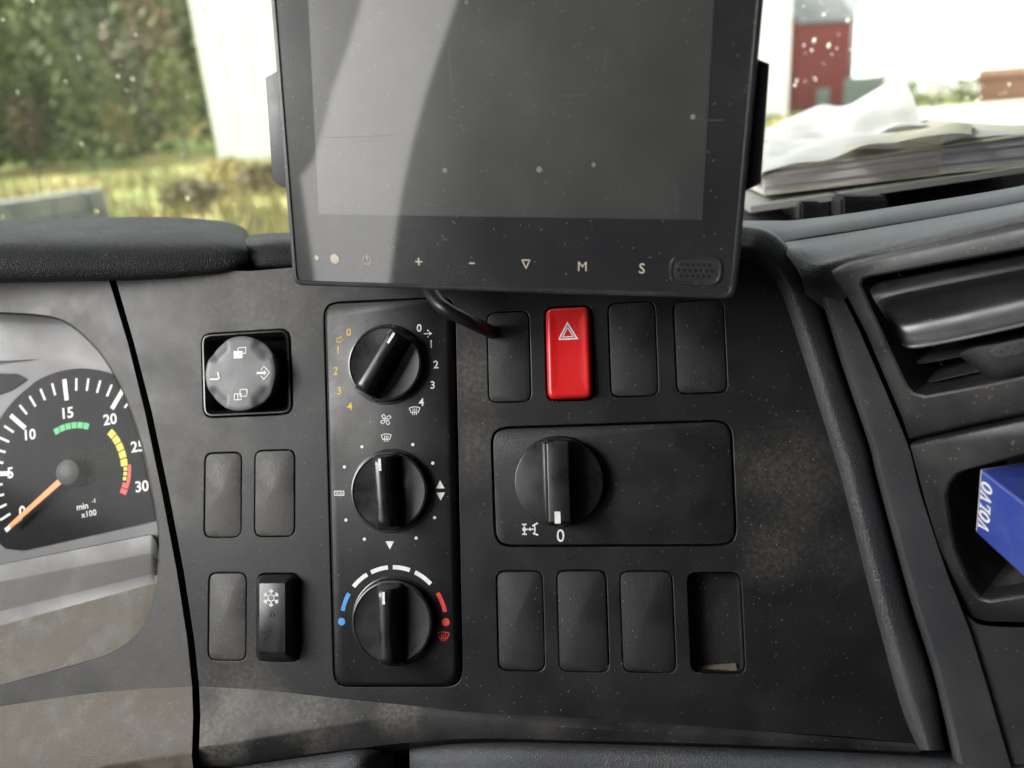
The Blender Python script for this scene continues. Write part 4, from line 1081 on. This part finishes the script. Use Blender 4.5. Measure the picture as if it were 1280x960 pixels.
rotD = -.004
letters('letter_icon', 'M', 11.5 * DPX, M_GOLD, mo, *ip(728, 333), HI, rotD, 0); letters('letter_icon', 'S', 12.5 * DPX, M_GOLD, mo, *ip(802.5, 335.5), HI, rotD, .004)
sp = ip(869.5, 338); spw, sph = 63 * DPX, 36 * DPX
mb = MB(); pr = rect(sp.x, sp.y, spw, sph, sph * .49, 8)
mb.rings([ring3(pr, HI - .0001), ring3(off(pr, .0003), HI + .0005), ring3(off(pr, .0011), HI + .0005), ring3(off(pr, .0015), HI + .0001), ring3(off(pr, .003), HI + .0002)], True)
gr = part('speaker_grille', mb, M_MON, mo)
mb = MB()
for j, n_ in ((-1, 6), (0, 7), (1, 6)):
    for i in range(n_):
        q = sp + Vector(((i - (n_ - 1) / 2) * 6.6, j * 7)) * DPX; mb.lathe(q.x, q.y, ((1.8 * DPX, HI + .0002), (1.7 * DPX, HI + .00035), (1.1 * DPX, HI + .00035), (.9 * DPX, HI + .0001)), 8)
part('sound_holes', mb, M_BACK, gr)

# cable
pts = crv([cw(530, 345, .395), cw(543, 372, .388), cw(560, 388, .384), cw(588, 402, .388), cw(606, 411, .398), P.w(616, 416, -.002)], 30)
mb = MB(); mb.tube(pts, .0036); solo('monitor_cable', mb, M_RUB, 'thick black cable running from beneath the monitor into a switch cover', 'cable')

# ------------------------------------------------------------------ books and papers on the tray
M_PAGE = plastic('page_edge', (.36, .34, .33), .85, .2, grain=None, dust=.06, dscale=30)
M_PAGE2 = plastic('page_edge_cool', (.27, .28, .29), .85, .2, grain=None, dust=.06, dscale=30)
M_PAPER = plastic('white_paper', (.5, .5, .495), .7, .3, grain=(120, .3, .001), dust=.03, dscale=14, dcol=(.5, .48, .42))
M_PAPY = plastic('yellowed_paper', (.42, .40, .32), .75, .3, grain=(120, .3, .001), dust=.05, dscale=14, dcol=(.5, .45, .3))
def translucent(m, f):
    t = m.node_tree; b = t.nodes['Principled BSDF']; tl = N(t, 'ShaderNodeBsdfTranslucent'); tl.inputs[0].default_value = (.52, .515, .5, 1)
    mx = N(t, 'ShaderNodeMixShader'); mx.inputs[0].default_value = f; t.links.new(b.outputs[0], mx.inputs[1]); t.links.new(tl.outputs[0], mx.inputs[2]); t.links.new(mx.outputs[0], t.nodes['Material Output'].inputs[0])
translucent(M_PAPER, .42); translucent(M_PAPY, .35)
M_BOARD = plastic('board_grey', (.16, .16, .155), .6, .4, grain=None, dust=.1)
back = Vector((.06, .99, .02)).normalized()
def slab(name, c4, depth, mats, label, cat, pages=0, group=None):
    """book lying flat: c4 = front face corners (TL, TR, BR, BL) in world space"""
    TL, TR, BR, BLc = c4
    t = thing(name, label, cat, Matrix.Translation(BLc), group)
    n = 7 if pages else 1
    cov = MB(); bk = back * depth
    th = .06 if pages else 0
    def hexa(mb, a, b, c, d):
        f = [p - BLc for p in (a, b, c, d)]; g = [p + bk for p in f]
        v = mb.vs_(f + g)
        for q in ((0, 3, 2, 1), (4, 5, 6, 7), (0, 1, 5, 4), (1, 2, 6, 5), (2, 3, 7, 6), (3, 0, 4, 7)): mb.face([v[i] for i in q])
    L = lambda a, b, s: a.lerp(b, s)
    if pages:
        for k in range(n):                     # page bundles, each set a hair in or out
            s0, s1 = .07 + .86 * k / n, .07 + .86 * (k + 1) / n - .004
            jj = back * random.uniform(-.0012, .0012)
            mbp = MB(); hexa(mbp, L(TL, BLc, s0) + jj, L(TR, BR, s0) + jj, L(TR, BR, s1) + jj, L(TL, BLc, s1) + jj); part('page_bundle', mbp, mats[0], t, recalc=True, smooth=False)
        for s0, s1 in ((0, .065), (.935, 1)):
            e = -back * .002
            mbp = MB(); hexa(mbp, L(TL, BLc, s0) + e, L(TR, BR, s0) + e, L(TR, BR, s1) + e, L(TL, BLc, s1) + e); part('cover', mbp, mats[1], t, recalc=True, smooth=False)
    else:
        mbp = MB(); hexa(mbp, TL, TR, BR, BLc); part('board', mbp, mats[0], t, recalc=True, smooth=False)
    return t
slab('document_board', (cw(938, 258, .60), cw(1300, 206, .53), cw(1300, 213, .53), cw(938, 266, .60)), .24, [M_BOARD], 'grey board the thick books lie on above the tray', 'board')
slab('thick_book', (cw(955, 213, .605), cw(1175, 183, .56), cw(1175, 218, .56), cw(955, 244, .605)), .2, [M_PAGE, M_PAPY], 'thick warm grey book nearer the monitor with papers piled on it', 'book', 1, 'thick books on the tray')
slab('thick_book', (cw(1177, 182, .558), cw(1330, 161, .53), cw(1330, 203, .53), cw(1177, 217, .558)), .2, [M_PAGE2, M_PAPY], 'thick cool grey book at the far right of the tray', 'book', 1, 'thick books on the tray')
def paper(name, rows, mat_, lab, nu=40, nv=24, amp=.004, fr=34):
    g = loft(rows, nu, nv)
    for r in g:
        for i, p in enumerate(r): r[i] = p + Vector((0, 0, noise.noise(p * fr) * amp))
    mb = MB(); mb.grid(g); o = solo(name, mb, mat_, lab, 'paper', 'loose papers on the books')
    
    return o
paper('paper_sheet', [[cw(945, 222, .60), cw(985, 205, .59), cw(1060, 190, .58), cw(1130, 182, .57)],
                      [cw(945, 196, .66), cw(985, 188, .66), cw(1060, 176, .64), cw(1120, 170, .62)],
                      [cw(945, 168, .76), cw(985, 166, .76), cw(1050, 164, .74), cw(1120, 160, .72)]], M_PAPER, 'flat bright white sheet lying lowest, beside the monitor')
paper('paper_sheet', [[cw(950, 196, .70), cw(1000, 190, .70), cw(1080, 178, .68), cw(1160, 158, .66)],
                      [cw(945, 172, .74), cw(1000, 166, .74), cw(1080, 150, .72), cw(1150, 140, .70)],
                      [cw(945, 156, .78), cw(1010, 145, .78), cw(1080, 122, .75), cw(1132, 106, .72)]], M_PAPER, 'large crumpled sheet standing up to a peak against the windscreen', amp=.011, fr=30)
paper('paper_sheet', [[cw(1050, 190, .57), cw(1110, 178, .56), cw(1180, 166, .55), cw(1215, 166, .54)],
                      [cw(1060, 182, .60), cw(1110, 172, .60), cw(1180, 160, .58), cw(1215, 161, .57)],
                      [cw(1075, 176, .66), cw(1120, 166, .66), cw(1190, 156, .64), cw(1220, 158, .63)]], M_PAPY, 'small yellowed folded sheet draped over both books')
paper('paper_sheet', [[cw(1170, 182, .555), cw(1215, 170, .55), cw(1280, 165, .54), cw(1340, 158, .52)],
                      [cw(1180, 172, .60), cw(1220, 163, .60), cw(1280, 160, .585), cw(1340, 154, .57)],
                      [cw(1190, 166, .68), cw(1230, 158, .68), cw(1280, 156, .66), cw(1340, 150, .65)]], M_PAPER, 'limp white sheet covering the far right book', amp=.003)
paper('paper_sheet', [[cw(940, 232, .61), cw(970, 214, .60), cw(1060, 202, .585), cw(1180, 181, .56)],
                      [cw(938, 222, .66), cw(970, 208, .66), cw(1060, 196, .64), cw(1180, 174, .62)],
                      [cw(938, 212, .72), cw(970, 202, .72), cw(1060, 190, .70), cw(1180, 168, .68)]], M_PAPY, 'creased cover sheet drooping over the front edge of the nearer book')
# little dark boxes in the tray below
for x0, x1, y0, y1, d, lab in ((1052, 1112, 246, 275, .56, 'small dark box in the tray under the board, the larger one'), (1000, 1040, 252, 278, .58, 'small dark box in the tray under the board, the one nearer the monitor')):
    p0, p1 = cw(x0, y1, d), cw(x1, y0, d)
    t = MB(); Mx = Matrix.Translation(p0); w_ = (cw(x1, y1, d) - p0); h_ = (cw(x0, y0, d) - p0)
    f = [p0, p0 + w_, p0 + w_ + h_, p0 + h_]; g = [q + back * .05 for q in f]
    v = t.vs_(f + g)
    for q in ((0, 3, 2, 1), (4, 5, 6, 7), (0, 1, 5, 4), (1, 2, 6, 5), (2, 3, 7, 6), (3, 0, 4, 7)): t.face([v[i] for i in q])
    bmesh.ops.bevel(t.bm, geom=list(t.bm.edges), offset=.002, segments=2, affect='EDGES')
    solo('small_box', t, M_VENT, lab, 'box', 'small dark boxes in the tray', recalc=True)

# ------------------------------------------------------------------ outside
def outdoor(name, cols, scale, rough=.9, bump=.3, detail=8):
    m, t, b = new_mat(name)
    tc = N(t, 'ShaderNodeTexCoord').outputs['Object']
    a = N(t, 'ShaderNodeTexNoise', Scale=scale, Detail=detail, Roughness=.6); t.links.new(tc, a.inputs['Vector'])
    c = N(t, 'ShaderNodeValToRGB'); e = c.color_ramp.elements
    while len(e) < len(cols): e.new(.5)
    for i, (p, q) in enumerate(cols): e[i].position = p; e[i].color = (*q, 1)
    t.links.new(a.outputs[0], c.inputs[0]); t.links.new(c.outputs[0], b.inputs['Base Color']); b.inputs['Roughness'].default_value = rough
    a2 = N(t, 'ShaderNodeTexNoise', Scale=scale * 9, Detail=4); t.links.new(tc, a2.inputs['Vector'])
    bp = N(t, 'ShaderNodeBump', Strength=bump, Distance=.1); t.links.new(a2.outputs[0], bp.inputs['Height']); t.links.new(bp.outputs[0], b.inputs['Normal'])
    return m
M_GRAV = outdoor('wet_gravel', [(.3, (.36, .34, .29)), (.5, (.44, .42, .36)), (.7, (.54, .52, .45))], .35, .55)
M_GRASS = outdoor('autumn_grass', [(.36, (.12, .19, .035)), (.48, (.20, .24, .05)), (.58, (.34, .27, .09)), (.70, (.42, .34, .15))], .16)
mb = MB()
def gz(x, y):                                # terrain height
    t = max(0, (y - 70) / 120); h = 0
    if x < 10: h = 12 * max(0, (y - 78) / 60) ** 1.3 * min(1, max(0, (10 - x) / 40)) if y > 78 else 0
    return min(h, 70)
gx = [-400, -260, -180] + [-140 + 10 * i for i in range(15)] + [10, 30, 60, 120, 260, 400]
gy = [-60, 0] + [6 + 8 * i for i in range(24)] + [240, 320, 420]
mb.grid([[Vector((x, y, gz(x, y) + .15 * noise.noise(Vector((x, y, 0)) * .2) - .05)) for x in gx] for y in gy])
solo('ground', mb, M_GRASS, kind='structure')
mb = MB(); mb.grid([[Vector((x, y, .14)) for x in (3.5 + .04 * y, 30, 80, 200)] for y in (2, 10, 20, 28, 40, 60)]); solo('gravel_yard', mb, M_GRAV, kind='structure')

M_WW = outdoor('white_cladding', [(.3, (.74, .74, .73)), (.7, (.8, .8, .79))], .5, .6, .05)
M_RW = outdoor('red_boards', [(.3, (.24, .05, .045)), (.7, (.30, .075, .065))], 1.2, .8, .2)
M_ROOF = outdoor('grey_roofing', [(.3, (.14, .14, .14)), (.7, (.22, .22, .21))], 1, .7, .2)
M_DK = outdoor('dark_opening', [(.3, (.05, .05, .05)), (.7, (.07, .07, .07))], 1, .6, .1)
M_GRN = outdoor('grey_green_steel', [(.3, (.22, .26, .24)), (.7, (.28, .32, .29))], 1, .6, .1)
M_BRN = outdoor('rust_brown_boards', [(.3, (.15, .075, .045)), (.7, (.2, .10, .065))], 1, .8, .1)
def building(name, lab, a, b, depth, hwall, hroof, mw, mr, boards=0, doors=(), over=.4, base=None):
    """gabled building: a, b = ground corners of the face turned to the viewer"""
    a = Vector((a.x, a.y, 0)); b = Vector((b.x, b.y, 0))
    e = (b - a).normalized(); n = Vector((-e.y, e.x, 0)); L = (b - a).length
    if n.y < 0: n = -n
    Mx = Matrix((e, n, Z)).transposed().to_4x4(); Mx.translation = a
    t = thing(name, lab, 'building', Mx)
    mb = MB(); mb.box((0, 0, -1), (L, depth, hwall))
    v = mb.vs_([Vector(p) for p in ((0, 0, hwall), (0, depth, hwall), (0, depth / 2, hwall + hroof * .97), (L, 0, hwall), (L, depth, hwall), (L, depth / 2, hwall + hroof * .97))])
    mb.face([v[0], v[2], v[1]]); mb.face([v[3], v[4], v[5]])
    part('wall', mb, mw, t, smooth=False, recalc=True)
    mb = MB()
    for s in (0, 1):
        y0 = -over if s == 0 else depth + over
        sl = hroof / (depth / 2)
        z0 = hwall - sl * over
        q = [Vector((-over, y0, z0)), Vector((L + over, y0, z0)), Vector((L + over, depth / 2, hwall + hroof)), Vector((-over, depth / 2, hwall + hroof))]
        r = [p + Vector((0, 0, .2)) for p in q]; v = mb.vs_(q + r)
        for k in ((0, 3, 2, 1), (4, 5, 6, 7), (0, 1, 5, 4), (1, 2, 6, 5), (2, 3, 7, 6), (3, 0, 4, 7)): mb.face([v[i] for i in k])
    part('roof', mb, mr, t, smooth=False, recalc=True)
    if boards:
        m = bpy.data.meshes.new('cladding_board')
        mm = MB(); mm.box((0, -.05, .1), (boards * .94, 0.0, hwall - .05)); m = mm.mesh('cladding_board', False)
        m.materials.append(mw)
        for i in range(int(L / boards)):
            o = bpy.data.objects.new('cladding_board', m); COL.objects.link(o); o.parent = t; o.location = (i * boards + .02, random.uniform(-.015, 0), 0)
    for (x0, x1, z0, z1, mt, nm) in doors:
        mb = MB(); mb.box((x0, -.12, z0), (x1, .02, z1)); part(nm, mb, mt, t, smooth=False)
    return t
wl, wr = gp(274, 200, 70), gp(985, 130, 70)
building('white_hall', 'big overexposed white hall whose corner shows left of the monitor', wl, wr, 30, 16, 2.5, M_WW, M_WW, 2.0)
ra, rb = gp(996, 104, 88), gp(1060, 98, 91)
building('red_barn', 'small red boarded barn with a grey roof seen right of the monitor', ra, rb, 7, 8.3, 3.0, M_RW, M_ROOF, .45, [(2.2, 3.6, 0, 2.0, M_GRN, 'door')], .3)
ha, hb_ = gp(1066, 92, 130), gp(1500, 84, 120)
building('white_warehouse', 'long bright white warehouse across the yard at the right edge', ha, hb_, 25, 13, 3, M_WW, M_ROOF, 3.0, [(4, 9, 0, 3.4, M_GRN, 'door'), (30, 36, 0, 4, M_GRN, 'door')])
sa, sb_ = gp(1226, 90, 80), gp(1320, 84, 80)
building('brown_shed', 'low rust brown shed in front of the white warehouse', sa, sb_, 4, 1.9, .5, M_BRN, M_BRN, .6, (), .2)
ca_, cb_ = gp(1056, 97, 84), gp(1106, 95, 84)
c0 = Vector((ca_.x, ca_.y, 0)); e = Vector((cb_.x - ca_.x, cb_.y - ca_.y, 0)); Lc_ = e.length; e.normalize(); Mx = Matrix((e, Vector((-e.y, e.x, 0)), Z)).transposed().to_4x4(); Mx.translation = c0
t = thing('steel_container', 'grey green steel container beside the red barn', 'container', Mx)
mb = MB(); mb.box((0, 0, .15), (Lc_, 2.4, 2.75)); part('container_body', mb, M_GRN, t, smooth=False)
mb = MB()
mm = None
for i in range(10):
    mb = MB(); mb.box((Lc_ * i / 10 + .05, -.06, .3), (Lc_ * i / 10 + .25, -.001, 2.6)); part('corrugation', mb, M_GRN, t, smooth=False)

# concrete block wall left of the white hall
M_CONC = outdoor('weathered_concrete', [(.3, (.13, .135, .13)), (.5, (.2, .2, .19)), (.7, (.3, .29, .26))], 1.5, .85, .4)
a, b = gp(-60, 300, 21), gp(143, 290, 23.5)
a.z = b.z = 0; e = (b - a); Lw = e.length; e.normalize(); Mx = Matrix((e, Vector((-e.y, e.x, 0)), Z)).transposed().to_4x4(); Mx.translation = a
t = thing('block_wall', 'low weathered grey concrete block wall beyond the windscreen', 'wall', Mx)
nb = 4
for r_ in range(2):
    for i in range(nb + (r_ % 2)):
        x0 = max(0, (i - .5 * (r_ % 2)) * Lw / nb) + .02; x1 = min(Lw, (i + 1 - .5 * (r_ % 2)) * Lw / nb)
        mb = MB(); z0 = .55 * r_; mb.box((x0, random.uniform(-.03, .03), z0), (x1, .6, z0 + .53)); bmesh.ops.bevel(mb.bm, geom=list(mb.bm.edges), offset=.03, segments=1, affect='EDGES')
        part('block', mb, M_CONC, t, smooth=False)

# foliage
def leafmat(name, c, c2):
    return outdoor(name, [(.35, c), (.65, c2)], .9, .8, 0)
FOL = [leafmat('dark_conifer_leaf', (.07, .092, .024), (.105, .125, .035)), leafmat('olive_leaf', (.09, .11, .028), (.13, .14, .04)), leafmat('yellow_leaf', (.27, .21, .06), (.36, .28, .09)), leafmat('brown_twig_leaf', (.09, .07, .03), (.13, .10, .045))]
M_BARK = outdoor('grey_bark', [(.3, (.10, .085, .07)), (.7, (.2, .18, .15))], 3, .9, .3)
def crown(mb, c, h, r, n, conical, mi, size):
    for i in range(n):
        z = random.random() ** (1.3 if conical else .9)
        rr = r * ((1 - z) ** .8 if conical else math.sqrt(max(0, 1 - (2 * z - 1) ** 2))) * math.sqrt(random.random()) * random.uniform(.7, 1.12)
        a = random.random() * 6.283
        p = c + Vector((rr * math.cos(a), rr * math.sin(a), z * h)); s = size * random.uniform(.6, 1.4)
        u = Vector((random.gauss(0, 1), random.gauss(0, 1), random.gauss(0, .7))).normalized(); w_ = u.orthogonal().normalized()
        q = u.cross(w_)
        mb.face(mb.vs_([p - w_ * s, p - q * s * .7, p + w_ * s, p + q * s * .7]), mi)
fst = MB(); random.seed(11)
for i in range(620):
    x = random.uniform(-150, 6); y = random.uniform(66, 150)
    if x > -.40 * y - 1.5 and y < 74 or x > 0: continue
    if abs(x / y) > 1.2: continue
    con = random.random() < .55
    h = random.uniform(10, 19); mi = 0 if con else random.choice((1, 1, 1, 1, 3, 3))
    c = Vector((x, y, gz(x, y)))
    fst.tube([c, c + Z * h * .8], [.25, .08], 5, 4)
    crown(fst, c + Z * h * (.08 if con else .18), h * .92 if con else h * .82, h * (.19 if con else .26), 230, con, mi, h * .032)
o = solo('forest', fst, FOL + [M_BARK], kind='stuff', smooth=False)
# single trees and shrubs at the wood's edge
def tree(px, py, dist, h, mi, lab, name='birch_tree'):
    b = gp(px, py, dist); b.z = gz(b.x, b.y)
    t = thing(name, lab, 'tree', Matrix.Translation(b), 'trees at the edge of the wood')
    mb = MB(); mb.tube([Vector((0, 0, -.3)), Vector((.1, 0, h * .4)), Vector((0, .1, h * .9))], [.16, .11, .03], 7)
    for k in range(7):
        a = random.random() * 6.28; z = h * random.uniform(.3, .7); mb.tube([Vector((.05, 0, z)), Vector((math.cos(a) * h * .12, math.sin(a) * h * .12, z + h * .12))], [.05, .015], 5)
    part('trunk', mb, M_BARK, t)
    mb = MB(); crown(mb, Vector((0, 0, h * .25)), h * .75, h * .24, 420, False, 0, h * .035); part('crown', mb, FOL[mi], t, smooth=False)
tree(150, 175, 78, 5.5, 2, 'small yellow birch in the middle of the wood edge'); tree(228, 172, 74, 9, 1, 'olive green birch against the corner of the white hall', ); tree(40, 190, 80, 6.5, 3, 'brown leafed young tree at the left of the wood edge')
tree(110, 182, 82, 9, 1, 'olive green tree in the middle left of the wood edge')
def shrub(px, py, dist, h, r, mi, lab):
    b = gp(px, py, dist); b.z = 0
    t = thing('shrub', lab, 'shrub', Matrix.Translation(b), 'shrubs in the rough grass')
    mb = MB()
    for k in range(8):
        a = k * .78; mb.tube([Vector((0, 0, -.1)), Vector((math.cos(a) * r * .5, math.sin(a) * r * .5, h * .8))], [.03, .01], 5)
    part('stem', mb, M_BARK, t)
    mb = MB(); crown(mb, Vector((0, 0, .05)), h, r, 350, False, 0, .12); part('foliage', mb, FOL[mi], t, smooth=False)
for a_ in ((240, 236, 26, .9, 1.1, 3, 'brown shrub right of the block wall'), (290, 214, 34, 1.2, 1.2, 2, 'yellow shrub below the corner of the white hall'),
           (328, 222, 30, 1.0, 1.1, 3, 'brown shrub against the left edge of the monitor'), (1000, 122, 40, .9, 2.2, 2, 'low yellow shrub right of the monitor'), (965, 120, 42, 1.0, 1.6, 1, 'green shrub touching the right edge of the monitor')):
    shrub(*a_)
tg = MB()
for i in range(9000):
    y = 14 + 46 * random.random() ** 1.4; x = y * random.uniform(-.75, -.20)
    if noise.noise(Vector((x * .3, y * .3, 0))) < -.12: continue
    hgt = random.uniform(.25, .8); a = random.random() * 6.28; w_ = random.uniform(.02, .05)
    b = Vector((x, y, 0)); dv = Vector((math.cos(a), math.sin(a), 0)); tip = b + Vector((random.gauss(0, .18), random.gauss(0, .18), hgt))
    tg.face(tg.vs_([b - dv * w_, b + dv * w_, tip]), random.choice((0, 0, 1, 1, 2, 2)))
solo('tall_grass', tg, [FOL[2], FOL[1], FOL[3]], kind='stuff', smooth=False)
for k, x in enumerate((1118, 1145, 1172, 1200, 1222)):
    shrub(x, 96 - k * .6, 82, 1.9, 1.7, (3, 0, 3, 1, 0)[k], ['brown bush nearest the steel container', 'dark bush second from the container', 'brown bush in the middle of the hedge row', 'olive bush second from the brown shed', 'dark bush beside the brown shed'][k])
